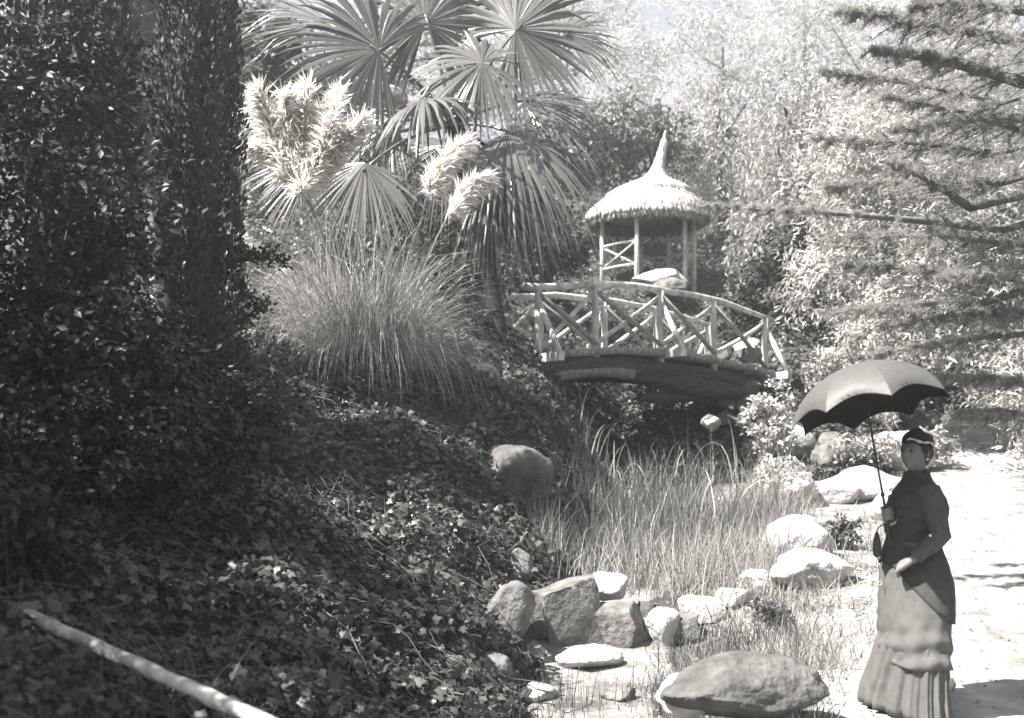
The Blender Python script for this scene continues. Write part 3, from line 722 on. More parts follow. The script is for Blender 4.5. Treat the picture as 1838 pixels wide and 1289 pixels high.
plume_px([(555, 335), (610, 270), (650, 215)], .10); plume_px([(540, 345), (548, 300), (560, 230)], .13)
plume_px([(768, 352), (785, 290), (835, 255)], .13, 12.9, gb+np.array([.35, .1, .1])); plume_px([(805, 385), (832, 335), (868, 318)], .13, 12.7, gb+np.array([.4, -.1, .1]))

# paler tufts and broad shrubs beside the clump
def at(px, Y): x = (px-CX)/F*Y; return np.array([x, Y, float(h(x, Y))])
shrub('leafy_shrub', 'pale leafy shrub lit at the left of the pampas clump', 'shrub', at(440, 13.6), .75, .75, 'pale', 4200, .07)
shrub('leafy_shrub', 'grey shrub above it behind the dark bare branches', 'shrub', at(470, 15.2), .8, 1.1, 'mid', 4200, .08)
shrub('leafy_shrub', 'dark shrub between the pampas and the palm trunk', 'shrub', at(800, 16.6), .9, .9, 'dark', 4500, .08)
shrub('leafy_shrub', 'low dark shrub beside the left bridge end', 'shrub', at(872, 15.0), .35, .28, 'dark', 1200, .06)

# ------------------------------------------------------------------ ivy on the left bank
n = 78000; y = R.uniform(2.6, 16.2, n); u = R.uniform(0, 1, n)**1.15; x = xs(y)-.42-u*(3.4+.12*y)
pxx = CX+x/y*F; keep = pxx > -60; x, y = x[keep], y[keep]; n = len(x)
lump = .08*np.sin(5.1*x+1.3*y)+.07*np.sin(3.3*y-4*x+1)+.05*np.sin(9*x-7*y)+.13
nr = hnorm(x, y); z = h(x, y)+np.clip(R.uniform(.2, 1.2, n)*lump, .0, .34)+.012
ax = unit(rdir(n)+np.stack([.5+0*x, -.4+0*x, -.5+0*x], -1))
ok = np.ones(n, bool)
for cx0, cy0, wd, hh in ROCKS: ok &= ~((np.abs(x-cx0) < .42*wd) & (y < cy0+.2*wd) & (y > cy0-.3-.35*hh))
x, y, z, nr, ax = x[ok], y[ok], z[ok], nr[ok], ax[ok]; n = len(x)
v, f = leaves(np.stack([x, y, z], -1), ax, unit(nr+rdir(n)*.7), (.028+.055*R.uniform(0, 1, n)**1.6)*np.where(y > 10, 1.1, 1), T_IVY)
nv = 260; y0 = R.uniform(3, 15, nv); x0 = xs(y0)-.6-R.uniform(0, 3.4, nv); vs = []
for i in range(nv):
    p = []; a = R.uniform(-1, 1)
    for j in range(9):
        q0 = x0[i]+.09*j*math.cos(a); q1 = y0[i]+.09*j*math.sin(a)-.02*j; a += R.normal()*.35; p.append((q0, q1, float(h(q0, q1))+.14+.05*math.sin(j+i)))
    vv, ff = tube(p, .004, 4, 0, 0, False); ff = np.array(ff); vs.append((np.array(vv), np.concatenate([ff[:, [0, 1, 2]], ff[:, [0, 2, 3]]])))
v, f = cat([(v, f)]+vs)
stuff('ivy', v, f, M['ivy'], 'thick mat of ivy covering the left bank')
# ivy leaves lying over the near stones
# ------------------------------------------------------------------ reeds and grasses
def grass_patch(name, px0, px1, Y0, Y1, n, L, wid, mat, label, droop=(.1, .6), lean=.25, seg=4, cond=None):
    y = R.uniform(Y0, Y1, n); px = R.uniform(px0, px1, n)
    # gather in tussocks
    ty = R.uniform(Y0, Y1, n//35+2); tp_ = R.uniform(px0, px1, n//35+2); k = R.integers(0, len(ty), n)
    y = ty[k]+R.normal(size=n)*.13; x = (tp_[k]-CX)/F*ty[k]+R.normal(size=n)*.12
    if cond is not None: m = cond(x, y); x, y = x[m], y[m]
    n = len(x); b = np.stack([x, y, h(x, y)-.02], -1)
    d = np.stack([R.normal(size=n)*lean, R.normal(size=n)*lean, np.ones(n)], -1)
    v, f = blades(b, d, R.uniform(L[0], L[1], n), R.uniform(wid[0], wid[1], n), R.uniform(droop[0], droop[1], n), seg)
    return v, f
v1 = grass_patch('r', 960, 1420, 9.9, 14.8, 5200, (.25, .85), (.005, .011), None, '', (.1, .9), .3, 4, lambda x, y: x > xs(y)-.75)
v2 = grass_patch('r', 1230, 1430, 9.4, 13, 1700, (.25, .7), (.005, .011), None, '', (.1, .9), .3)
nn = 130; hy = R.uniform(12.2, 15.4, nn); hx = (R.uniform(1030, 1330, nn)-CX)/F*hy
hb = np.stack([hx, hy, h(hx, hy)], -1)
v3 = blades(hb, np.stack([R.normal(size=nn)*.15, R.normal(size=nn)*.15, np.ones(nn)], -1), R.uniform(.75, 1.2, nn), .02, R.uniform(.5, 1.1, nn), 7)
stuff('reeds', *cat([v1, v2, v3]), M['grass'], 'dense tall reeds and grasses growing along the stream above the weir')
v1 = grass_patch('g', 1240, 1560, 6.8, 10.5, 2600, (.08, .28), (.004, .009), None, '', (.2, .9), .5, 3, lambda x, y: (x > xs(y)+.6))
v2 = grass_patch('g', 1180, 1480, 5.8, 8.6, 2200, (.06, .22), (.004, .008), None, '', (.2, .9), .5, 3, lambda x, y: (x > xs(y)+.4))
v3 = grass_patch('g', 1330, 1650, 10, 17, 1000, (.12, .4), (.006, .012), None, '', (.2, .9), .4, 3)
stuff('dry_grass', *cat([v1, v2, v3]), M['straw'], 'short bleached dry grass between the stream and the path')
v1 = grass_patch('g', 860, 1300, 5.3, 7.6, 420, (.16, .42), (.004, .007), None, '', (.05, .3), .16, 4)
v2 = grass_patch('g', 700, 1000, 5.2, 6.8, 160, (.2, .45), (.004, .007), None, '', (.05, .3), .16, 4)
v3 = grass_patch('g', 1180, 1420, 6.6, 9.2, 900, (.12, .4), (.004, .008), None, '', (.1, .6), .3, 4)
stuff('dry_weeds', *cat([v1, v2, v3]), M['dry'], 'thin dark dry weed stems standing in the foreground stream bed')
v1 = grass_patch('g', 1230, 1560, 6.3, 10.2, 3600, (.03, .15), (.006, .016), None, '', (.2, 1.0), .8, 3, lambda x, y: (x > xs(y)+.5) & (x < xp(y)-.8))
v2 = grass_patch('g', 960, 1300, 6.2, 8.8, 1100, (.03, .12), (.006, .014), None, '', (.2, 1.0), .8, 3)
stuff('low_weeds', *cat([v1, v2]), M['mid'], 'low creeping weeds and tufts between the stones and the path')
v1 = grass_patch('g', 60, 480, 3.6, 5.6, 500, (.25, .6), (.004, .008), None, '', (.3, 1.1), .5, 6)
stuff('shade_grass', *v1, M['ivy'], 'thin arching grass blades in the dark lower left corner')

# ------------------------------------------------------------------ shrubs on the right bank
shrub('leafy_shrub', 'small dark leafy bush between the white rocks left of the woman', 'shrub', on(1510, 985), .21, .2, 'mid', 900, .055)
shrub('climbing_shrub', 'tall bright leafy bush climbing at the right end of the bridge', 'shrub', at(1392, 16.2), .42, .85, 'bright', 2600, .085)
shrub('climbing_shrub', 'pale leafy bush spreading below the left rim of the parasol', 'shrub', at(1405, 14.0), .42, .36, 'bright', 1500, .07)
shrub('leafy_shrub', 'pale bush with small leaves behind the shaded rock', 'shrub', at(1545, 16.0), .5, .32, 'pale', 1600, .07)
shrub('leafy_shrub', 'grey bush to the right of the woman hat beside the path bend', 'shrub', at(1665, 16.6), .42, .38, 'pale', 1500, .07)
shrub('leafy_shrub', 'low dark tuft of leaves in the grass right of the weir', 'shrub', on(1380, 1120), .2, .12, 'mid', 500, .05)
shrub('leafy_shrub', 'pale bush in front of the thicket above the parasol', 'shrub', at(1560, 18.6), .9, .45, 'pale', 2200, .09)
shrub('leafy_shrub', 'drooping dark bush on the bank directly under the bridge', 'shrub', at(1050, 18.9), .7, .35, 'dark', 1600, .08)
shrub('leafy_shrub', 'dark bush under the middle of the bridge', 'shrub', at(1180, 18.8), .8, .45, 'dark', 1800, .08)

# ------------------------------------------------------------------ dark trees on the left
def column_tree(name, label, x, y, hgt, r, n, mat, size):
    z0 = float(h(x, y)); root = thing(name, (x, y, z0), label, 'tree')
    v, f = tube([(x, y, z0-.2), (x+.03, y, z0+hgt*.5), (x, y, z0+hgt*.97)], [.14, .1, .02], 9, .1, 2); MB().add(v, f).build('trunk', M['bark'], root)
    t = R.uniform(.0, 1, n); a = R.uniform(0, 6.28, n)
    rad = r*np.minimum(1, (1-t)*2.2+.08)**.7*(.82+.12*np.sin(3*a+9*t)+.10*np.sin(7*a-14*t))*R.uniform(.5, 1, n)**.4
    p = np.stack([x+rad*np.cos(a), y+rad*np.sin(a), z0+.15+t*(hgt-.2)], -1)
    d = np.stack([np.cos(a)*.35, np.sin(a)*.35, np.ones(n)], -1)+rdir(n)*.45
    v, f = leaves(p, d, np.stack([np.cos(a), np.sin(a), .3+0*a], -1)+rdir(n)*.5, size*R.uniform(.6, 1.4, n), T_RHOMB)
    link('crown', np_mesh('crown', v, f), M[mat], root); return root
column_tree('cypress_tree', 'narrow dark cypress with a straight right edge at left', -2.72, 9.6, 8.2, .40, 26000, 'cypress', .06)
column_tree('cypress_tree', 'second dark cypress in the shade further left', -4.1, 10.4, 9.0, .6, 12000, 'cypress', .095)
def shade_tree(label, x, y, zc, rx, ry, rz, n, size, mat='dark', k=14, tr=.14, limbs=7):
    z0 = float(h(x, y)); root = thing('evergreen_tree', (x, y, z0), label, 'tree')
    bl = blob_crown((x, y, zc), rx, ry, rz, k, .42)
    tree_wood(root, (x, y, z0), (x+.1, y, zc+rz*.5), tr, bl, M['bark'], limbs)
    v, f = cloud(bl, n, size, T_RHOMB, .5, .8, 30)
    link('crown', np_mesh('crown', v, f), M[mat], root); return root
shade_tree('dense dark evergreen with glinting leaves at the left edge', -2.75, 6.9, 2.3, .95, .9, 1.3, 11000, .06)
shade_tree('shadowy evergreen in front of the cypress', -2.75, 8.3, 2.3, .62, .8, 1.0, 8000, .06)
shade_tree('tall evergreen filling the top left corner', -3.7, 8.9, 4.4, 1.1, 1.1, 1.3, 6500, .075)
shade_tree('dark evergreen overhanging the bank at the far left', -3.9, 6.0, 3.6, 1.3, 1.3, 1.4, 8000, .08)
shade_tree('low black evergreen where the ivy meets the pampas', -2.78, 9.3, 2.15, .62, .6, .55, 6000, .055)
shade_tree('unseen evergreen added beyond the left edge to shade the ivy', -6.6, 6.4, 5.2, 1.9, 2.0, 2.0, 11000, .12, limbs=5)  # out of view, added to keep sun off the left bank
shade_tree('second unseen evergreen added beyond the left edge for shade', -6.0, 3.6, 4.4, 1.9, 1.8, 1.8, 11000, .12, limbs=5)  # unseen sun blocker for the left trees and bank
shade_tree('third unseen evergreen added beyond the left edge for shade', -3.7, 2.9, 3.0, 1.2, 1.2, 1.3, 9000, .09, limbs=5)  # unseen, placed to darken the lower left ivy
shade_tree('fourth unseen evergreen added beyond the left edge for shade', -4.1, 4.5, 3.5, 1.2, 1.1, 1.4, 9000, .09, limbs=5)  # unseen, added to throw more shade on the ivy
shade_tree('tall unseen evergreen added beyond the left edge behind the cypress pair', -6.8, 9.0, 5.4, 2.0, 1.6, 2.0, 9000, .13, limbs=5)  # out of view, put in with the other shade casters
for i, (px_, Y_, rx_, rz_, lb) in enumerate([(60, 6.0, .55, .42, 'low dark shrub at the far left edge above the ivy'), (190, 6.6, .6, .42, 'dark shrub hiding the trunks above the ivy'), (310, 7.4, .55, .42, 'dark shrub at the foot of the cypress'), (110, 7.8, .7, .7, 'taller dark shrub between the evergreen trunks'), (400, 8.8, .45, .35, 'dark shrub just left of the pampas foot'), (30, 5.0, .45, .3, 'dark shrub above the left end of the pole')]):
    shrub('shade_shrub', lb, 'shrub', at(px_, Y_), rx_, rz_, 'dark', 3600, .055, T_RHOMB, None, 9, None, 'bark')
# slender bare trunk at the top left and dark branches in front of the pampas
b0 = at(345, 11.3); tr = thing('bare_tree', b0, 'slender dark tree trunk rising beside the cypress at the top left', 'tree')
v, f = tube([b0-np.array([0, 0, .2]), P(350, 300, 11.3), P(338, 100, 11.3), P(345, -80, 11.3)], [.09, .07, .06, .05], 8, .1, 3); MB().add(v, f).build('trunk', M['bark'], tr)
for q in [[(395, 430), (440, 470), (492, 452)], [(395, 470), (430, 520), (475, 560)], [(390, 590), (440, 575), (480, 540)], [(395, 480), (450, 455), (512, 470)], [(400, 700), (440, 735), (480, 720)], [(395, 640), (455, 650), (470, 700)]]:
    w_ = [P(x, y, 9.5+i*.15) for i, (x, y) in enumerate(q)]
    st = np.array([-2.6, 9.6, w_[0][2]-.15])
    v, f = tube(np.concatenate([[st], bez(*w_, 7)]), list(np.linspace(.022, .006, 8)), 6, .2, 3); bo = MB().add(v, f).build('branch', M['bark'], tr)
    bz = bez(*w_, 26); ps = np.repeat(bz, 9, 0)+R.normal(size=(234, 3))*.035
    v, f = leaves(ps, unit(rdir(234)+np.array([.4, 0, .2])), rdir(234), .05*R.uniform(.6, 1.3, 234), T_RHOMB)
    link('leaves', np_mesh('leaves', v, f), M['cypress'], bo)

# ------------------------------------------------------------------ cedar reaching in from the right
cz = at(2330, 10.0); ced = thing('cedar_tree', cz, 'big cedar reaching in from the right edge with drooping dark branches', 'tree')
v, f = tube([cz-np.array([0, 0, .3]), cz+np.array([.1, 0, 4]), cz+np.array([0, .1, 9])], [.3, .24, .1], 12, .1, 4); MB().add(v, f).build('trunk', M['bark'], ced)
def cedar_branch(tip, mid, Yt, Ym, r=.03, dens=1.0):
    p2 = P(*tip, Yt); p1 = P(*mid, Ym); p0 = np.array([cz[0], cz[1], max(p1[2]+.5, cz[2]+.6)])
    c = np.concatenate([bez(p0, (p0+p1)/2+np.array([0, 0, .25]), p1, 8)[:-1], bez(p1, (p1+p2)/2+np.array([0, 0, .06]), p2, 12)])
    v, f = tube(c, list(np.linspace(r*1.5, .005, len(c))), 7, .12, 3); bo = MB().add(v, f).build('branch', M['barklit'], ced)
    seg = c[3:]; s = np.linspace(0, 1, len(seg)); P_ = []; A_ = []; tw = MB()
    for i in range(int(80*dens)):
        t = R.uniform(.02, 1)**.8; b = np.array([np.interp(t, s, seg[:, k]) for k in range(3)]); j = min(int(t*(len(seg)-1)), len(seg)-2)
        tg = unit(seg[j+1]-seg[j]); sd_ = unit(np.cross(tg, [0, 0, 1.]))*(1 if i % 2 else -1)
        L = R.uniform(.1, .62)*(1.15-t); e = b+(tg*R.uniform(.1, 1.1)+sd_*R.uniform(.4, 1.1)+rdir(1)[0]*.35+np.array([0, 0, -.3]))*L
        q = bez(b, (b+e)/2+np.array([0, 0, .04]), e, 5); vv, ff = tube(q, list(np.linspace(.007, .003, 5)), 4); tw.add(vv, ff)
        m = 26; k = R.uniform(0, 1, m)[:, None]; P_.append(b*(1-k)+e*k+np.array([0, 0, .01])+R.normal(size=(m, 3))*.012); A_.append(unit(tg*.5+sd_*.5+rdir(m)*.8+np.array([0, 0, .5])))
    m = 60; k = R.uniform(0, len(seg)-1.01, m); i0 = k.astype(int); fr = (k-i0)[:, None]; P_.append(seg[i0]*(1-fr)+seg[i0+1]*fr); A_.append(rdir(m)+np.array([0, 0, .6]))
    tag(tw.build('twigs', M['barklit'], bo), kind='stuff')
    pos = np.concatenate(P_); A = np.concatenate(A_)
    v, f = leaves(pos, A, rdir(len(pos)), .042*R.uniform(.6, 1.4, len(pos)), T_NEEDLE)
    link('needles', np_mesh('needles', v, f), M['cedar'], bo)
for q in [((1515, 22), (1800, 70), 7.6, 8.6, .05, 1.5), ((1560, 92), (1838, 150), 7.8, 8.8, .05, 1.4), ((1640, 10), (1838, 20), 7.4, 8.2, .04, 1.3), ((1590, 175), (1838, 235), 8.4, 9.2, .03, 1.0),
          ((1600, 235), (1838, 215), 8.2, 9.0, .03, 1.0), ((1598, 292), (1740, 372), 8.6, 9.2, .045, .8), ((1255, 372), (1800, 412), 8.8, 9.4, .04, 1.0), ((1530, 425), (1838, 440), 8.4, 9.3, .03, .9),
          ((1500, 562), (1760, 545), 8.8, 9.4, .035, .9), ((1690, 500), (1860, 480), 8.4, 9.0, .03, .9), ((1480, 335), (1800, 330), 9.2, 9.6, .022, 1.1), ((1450, 250), (1800, 275), 9.4, 9.7, .022, 1.1), ((1520, 480), (1838, 505), 9.2, 9.6, .022, 1.1), ((1580, 590), (1850, 560), 9.2, 9.6, .022, 1.1), ((1470, 130), (1800, 185), 9.4, 9.7, .022, 1.1), ((1560, 640), (1838, 600), 9.8, 9.8, .03, .9), ((1690, 680), (1850, 690), 9.6, 9.8, .03, 1.2), ((1700, 748), (1850, 745), 9.8, 9.9, .03, 1.2)]:
    cedar_branch(*q)

# ------------------------------------------------------------------ pole rail lower left
a = P(12, 1087, 4.6); b = P(476, 1296, 3.6); d = unit(b-a); e0 = a-d*.5; e1 = b+d*.55
rl = thing('pole_rail', (float(b[0]), float(b[1]), float(h(b[0], b[1]))), 'pale peeled pole running down across the dark lower left corner', 'handrail')
m = 40; v, f = tube([e0+(e1-e0)*i/(m-1)+np.array([0, 0, .002*math.sin(i*1.3)]) for i in range(m)], [.0255+.001*math.sin(i*2.1)+(.0035 if i % 5 == 2 else 0) for i in range(m)], 14, .05, 6); MB().add(v, f).build('rail', M['pole'], rl)
pf = e1-d*.1; v, f = tube([(pf[0], pf[1], float(h(pf[0], pf[1]))-.25), (pf[0], pf[1], pf[2]-.01)], [.045, .04], 10, .05, 2); MB().add(v, f).build('post', M['woodgrey'], rl)
pf = e0+d*.15; v, f = tube([(pf[0], pf[1], float(h(pf[0], pf[1]))-.3), (pf[0], pf[1], pf[2]-.01)], [.045, .04], 10, .05, 2); MB().add(v, f).build('post', M['woodgrey'], rl)

#==SPLIT==
# ------------------------------------------------------------------ air
hb = MB(); v, f = box((0, 40, 21), (150, 0, 0), (0, 110, 0), (0, 0, 23)); hz = hb.add(v, f).build('haze', None, None, False)
m, n_, N, L = mat_new('haze'); vol = N('ShaderNodeVolumePrincipled'); vol.inputs['Color'].default_value = (.95, .95, .93, 1); vol.inputs['Density'].default_value = .0022; vol.inputs['Anisotropy'].default_value = .3
L(vol.outputs[0], N('ShaderNodeOutputMaterial').inputs['Volume']); hz.data.materials.append(m); tag(hz, 'thin sunlit haze over the garden', kind='stuff')

# ------------------------------------------------------------------ woman
M['skin'] = mat_solid('skin', .13, .165, 20, .55, .05, 80)
M['velvet'] = mat_solid('dark_cloth', .038, .062, 30, .85, .25, 160, dist=.004)
M['sleeve'] = mat_solid('grey_cloth', .05, .075, 30, .8, .25, 160, dist=.004)
M['skirt'] = mat_solid('skirt_cloth', .08, .115, 14, .8, .3, 120, dist=.006)
M['hair'] = mat_solid('hair', .018, .035, 60, .5, .5, 120)
M['hat'] = mat_solid('hat_felt', .018, .03, 40, .8, .3, 120)
M['pale_streak'] = mat_solid('pale_streak', .40, .55, 40, .6, .2, 120)  # pale tone of the hat streak and the bag ring
M['shoe'] = mat_solid('shoe', .03, .05, 40, .5, .2, 120)
M['glove'] = mat_solid('glove', .55, .66, 40, .7, .2, 120)
M['pearl'] = mat_solid('pearl', .7, .8, 10, .25, .0, 20)
M['eye'] = mat_solid('eye', .02, .03, 10, .2, .0, 20)
M['canopy'] = mat_solid('parasol_silk', .068, .092, 40, .55, .12, 200, dist=.002)
M['under_shade'] = mat_solid('parasol_under_shade', .018, .026, 40, .85, .1, 200, dist=.002)  # near-black copy of the silk, shade under the canopy put into colour
M['shaft'] = mat_solid('parasol_shaft', .02, .05, 30, .4, .2, 60)

WY = 6.4; K = WY/F
def W(px, py, dy=0.0): return np.array([(px-CX)*K, WY+dy, ZC+(HZ-py)*K])
wx = (1645-CX)*K; gz = float(h(wx, WY))+.016; print('woman ground', gz, 'hem z', W(0, 1285)[2])

ROW = np.array([  # photo row, front edge, back edge, half depth in metres
    (846, 1629, 1661, .052), (858, 1626, 1663, .058), (868, 1620, 1668, .10), (880, 1613, 1676, .155), (895, 1606, 1684, .178), (910, 1601, 1688, .178), (928, 1599, 1687, .165),
    (945, 1600, 1681, .145), (966, 1602, 1675, .118), (980, 1598, 1681, .132), (1000, 1594, 1690, .16), (1022, 1590, 1700, .185), (1045, 1588, 1706, .20), (1090, 1588, 1707, .215),
    (1140, 1588, 1705, .23), (1190, 1590, 1705, .24), (1240, 1592, 1705, .235), (1290, 1594, 1708, .245)], float)
def ring(py, th, off=0.0):
    xl = np.interp(py, ROW[:, 0], ROW[:, 1]); xr = np.interp(py, ROW[:, 0], ROW[:, 2]); hd = np.interp(py, ROW[:, 0], ROW[:, 3])
    lw = np.clip((py-960)/60, 0, 1); xr = xr-15*lw; xl = xl+3*lw
    a = (xr-xl)/2*K+off; hd = hd+off; cx = ((xl+xr)/2-CX)*K
    x = cx-a*np.cos(th); y = WY-hd*np.sin(th)
    y = y-(x-wx)*.35
    return np.stack([x, y, ZC+(HZ-py)*K+0*th], -1)
def sheet(rows, nth, name, mat, parent, solid=.004):
    """rows: list of (nth,3) rings closed in theta"""
    V = np.concatenate(rows); Fc = [(i*nth+j, i*nth+(j+1) % nth, (i+1)*nth+(j+1) % nth, (i+1)*nth+j) for i in range(len(rows)-1) for j in range(nth)]
    c = np.array([wx, WY, 0]); out = unit((V-c)*np.array([1, 1, 0]))   # creases in the cloth
    cr = np.array([mnoise.noise(Vector((q[0]*9, q[1]*9, q[2]*5)))*.006+abs(mnoise.noise(Vector((q[0]*17, q[1]*17, q[2]*13+5))))*.006 for q in V])
    V = V+out*cr[:, None]
    b = MB().add(V, [tuple(reversed(q)) for q in Fc]); o = b.build(name, mat, parent)
    md = o.modifiers.new('thickness', 'SOLIDIFY'); md.thickness = solid; md.offset = -1
    return o

# --- head in its own frame (f forward, l left, u up)
hf = unit(np.array([-.80, -.57, .13])); hu = unit(np.array([.07, .05, 1.0])); hl = unit(np.cross(hu, hf)); hu = np.cross(hf, hl)
HC = W(1643, 815, -.01)
def HL(p): return HC+p[..., 0:1]*hf+p[..., 1:2]*hl+p[..., 2:3]*hu
def head_pts(n_el=40, n_az=56, scale=1.0, face=True):
    el = np.linspace(-PI/2, PI/2, n_el); az = np.linspace(-PI, PI, n_az, endpoint=False); E, A = np.meshgrid(el, az, indexing='ij')
    d = np.stack([np.cos(E)*np.cos(A), np.cos(E)*np.sin(A), np.sin(E)], -1)
    p = d*np.array([.098, .074, .112])
    front = np.cos(A) > 0
    low = np.clip(-E/1.2, 0, 1)
    p[..., 1] *= 1-.28*low**1.4
    p[..., 0] = np.where(front, p[..., 0]*(1-.06*low), p[..., 0]*(1-.35*low))
    if face:
        def g(a0, e0, sa, se, amp): return amp*np.exp(-((A-a0)/sa)**2-((E-e0)/se)**2)
        r = g(0, .06, .12, .22, .010)+g(0, -.14, .14, .11, .022)+g(.36, .10, .16, .10, -.010)+g(-.36, .10, .16, .10, -.010)+g(.36, .28, .28, .07, .004)+g(-.36, .28, .28, .07, .004)
        r = r+g(.55, -.2, .22, .2, .004)+g(-.55, -.2, .22, .2, .004)+g(0, -.44, .22, .05, .007)+g(0, -.54, .2, .05, .006)+g(0, -.84, .35, .2, .012)+g(0, -.48, .3, .02, -.004)
        for s in (1, -1): r = r+g(s*1.62, .0, .09, .22, .016)
        p = p+d*r[..., None]
    return (p*scale).reshape(-1, 3), n_el, n_az
hp, ne, na = head_pts()
fh = [(i*na+j, i*na+(j+1) % na, (i+1)*na+(j+1) % na, (i+1)*na+j) for i in range(ne-1) for j in range(na)]
body = MB(); body.add(HL(hp), fh)
neck0 = HL(np.array([-.015, 0, -.06])); 
v, f = tube([neck0, W(1646, 846), W(1648, 866), W(1649, 885)], [.052, .05, .052, .08], 14); body.add(v, f)
# torso, hips and legs under the dress
tor = [ring(py, np.linspace(0, 2*PI, 20, endpoint=False), -.03) for py in (870, 885, 905, 930, 966, 1000, 1030, 1060)]
b_ = np.concatenate(tor); ft = [(i*20+j, (i+1)*20+j, (i+1)*20+(j+1) % 20, i*20+(j+1) % 20) for i in range(7) for j in range(20)]
body.add(b_, ft+[tuple(range(20)), tuple(reversed(range(140, 160)))])
for s in (-1, 1):
    hx = np.array([wx+.0, WY+s*.075, 0])
    v, f = tube([hx+np.array([.0, 0, gz+.86]), hx+np.array([0, 0, gz+.66]), hx+np.array([-.01, 0, gz+.47]), hx+np.array([.0, 0, gz+.33]), hx+np.array([.02, 0, gz+.09])], [.085, .08, .056, .058, .036], 12); body.add(v, f)
    v, f = tube([hx+np.array([.045, 0, gz+.045]), hx+np.array([-.04, 0, gz+.045]), hx+np.array([-.13, 0, gz+.03]), hx+np.array([-.17, 0, gz+.025])], [.03, .036, .03, .018], 10); body.add(v, f)
# arms
shN, elN, wrN = W(1657, 892, -.15), W(1659, 957, -.245), W(1612, 999, -.235)
shF, elF, wrF = W(1637, 894, .17), W(1622, 955, .16), W(1594, 930, -.04)
def limb(a, b, c, r): v, f = tube(np.concatenate([bez(a, (a+b)/2, b, 5), bez(b, (b+c)/2, c, 5)[1:]]), r, 12); body.add(v, f)
limb(shN, elN, wrN, [.05, .047, .044, .041, .038, .037, .034, .03, .026]); limb(shF, elF, wrF, [.05, .047, .044, .041, .038, .037, .034, .03, .026])
# parasol axis first: the far hand closes round its handle
top = W(1519, 662, -.24); grip = W(1580, 921, -.10); pax = unit(top-grip); butt = grip-pax*.16
def hand_round(wrist, c, axis, rad):
    """palm between wrist and shaft, four fingers curling round the shaft, thumb from the side of the palm"""
    w0 = unit(c-wrist); w0 = unit(w0-axis*np.dot(w0, axis)); sd_ = np.cross(axis, w0)
    pc = c-w0*.012+sd_*.022
    for k in (-1, -.33, .33, 1):
        v, f = tube([wrist, (wrist+pc)/2+axis*k*.014+sd_*.004, pc+axis*k*.028], [.019, .018, .013], 9); body.add(v, f)
    for k, ln in ((-1, .82), (-.33, .95), (.33, 1.0), (1, .92)):
        q = []; a0 = math.atan2(.022, -.012)
        for i in range(8):
            a = a0-ln*4.2*i/7; q.append(c+axis*k*.027+(w0*math.cos(a)+sd_*math.sin(a))*(rad+.009+.004*(i < 2)))
        v, f = tube(q, [.0105, .0105, .010, .0095, .009, .0088, .0084, .007], 8); body.add(v, f)
    t0 = wrist+(pc-wrist)*.45+axis*.016
    v, f = tube([t0, t0+axis*.022+w0*.014-sd_*.008, c+axis*.036-sd_*.018-w0*.004, c+axis*.040-sd_*.017+w0*.016], [.014, .0125, .0105, .008], 8); body.add(v, f)
hand_round(wrF, grip, pax, .009)
def hand_rest(wrist, d, pn):
    d = unit(d); pn = unit(pn-d*np.dot(pn, d)); s = np.cross(d, pn); kn = wrist+d*.085
    for k in (-1, -.33, .33, 1):
        v, f = tube([wrist, wrist+d*.04+s*k*.017, kn+s*k*.028], [.02, .018, .013], 9); body.add(v, f)
    for k, ln in ((-1, .062), (-.33, .078), (.33, .082), (1, .072)):
        p = kn+s*k*.028; q = [p]; a = .25
        for i in range(4): p = p+(d*math.cos(a)+pn*math.sin(a))*ln/4; q.append(p); a += .42
        v, f = tube(q, [.0105, .010, .0095, .009, .007], 8); body.add(v, f)
    t0 = wrist+d*.028-s*.018
    v, f = tube([t0, t0+d*.02-s*.02+pn*.006, t0+d*.045-s*.026+pn*.014, t0+d*.062-s*.022+pn*.02], [.014, .0125, .0105, .008], 8); body.add(v, f)
hand_rest(wrN, W(1590, 1016, -.16)-wrN, np.array([.2, .6, -.9]))
tmp = body.mesh('person_raw'); to = bpy.data.objects.new('raw', tmp); C.objects.link(to)
rm = to.modifiers.new('remesh', 'REMESH'); rm.mode = 'VOXEL'; rm.voxel_size = .0045; rm.use_smooth_shade = True
sm_ = to.modifiers.new('smooth', 'SMOOTH'); sm_.factor = .5; sm_.iterations = 3
dg = bpy.context.evaluated_depsgraph_get(); me = bpy.data.meshes.new_from_object(to.evaluated_get(dg)); bpy.data.objects.remove(to)
me.name = 'person'; me.materials.clear(); me.polygons.foreach_set('use_smooth', [True]*len(me.polygons))
per = link('person', me, M['skin'])
tag(per, 'woman in a long dark Victorian dress standing on the path under a parasol', 'person')

th = np.linspace(0, 2*PI, 72, endpoint=False); NT = 180; deg = np.degrees(np.minimum(th, 2*PI-th))
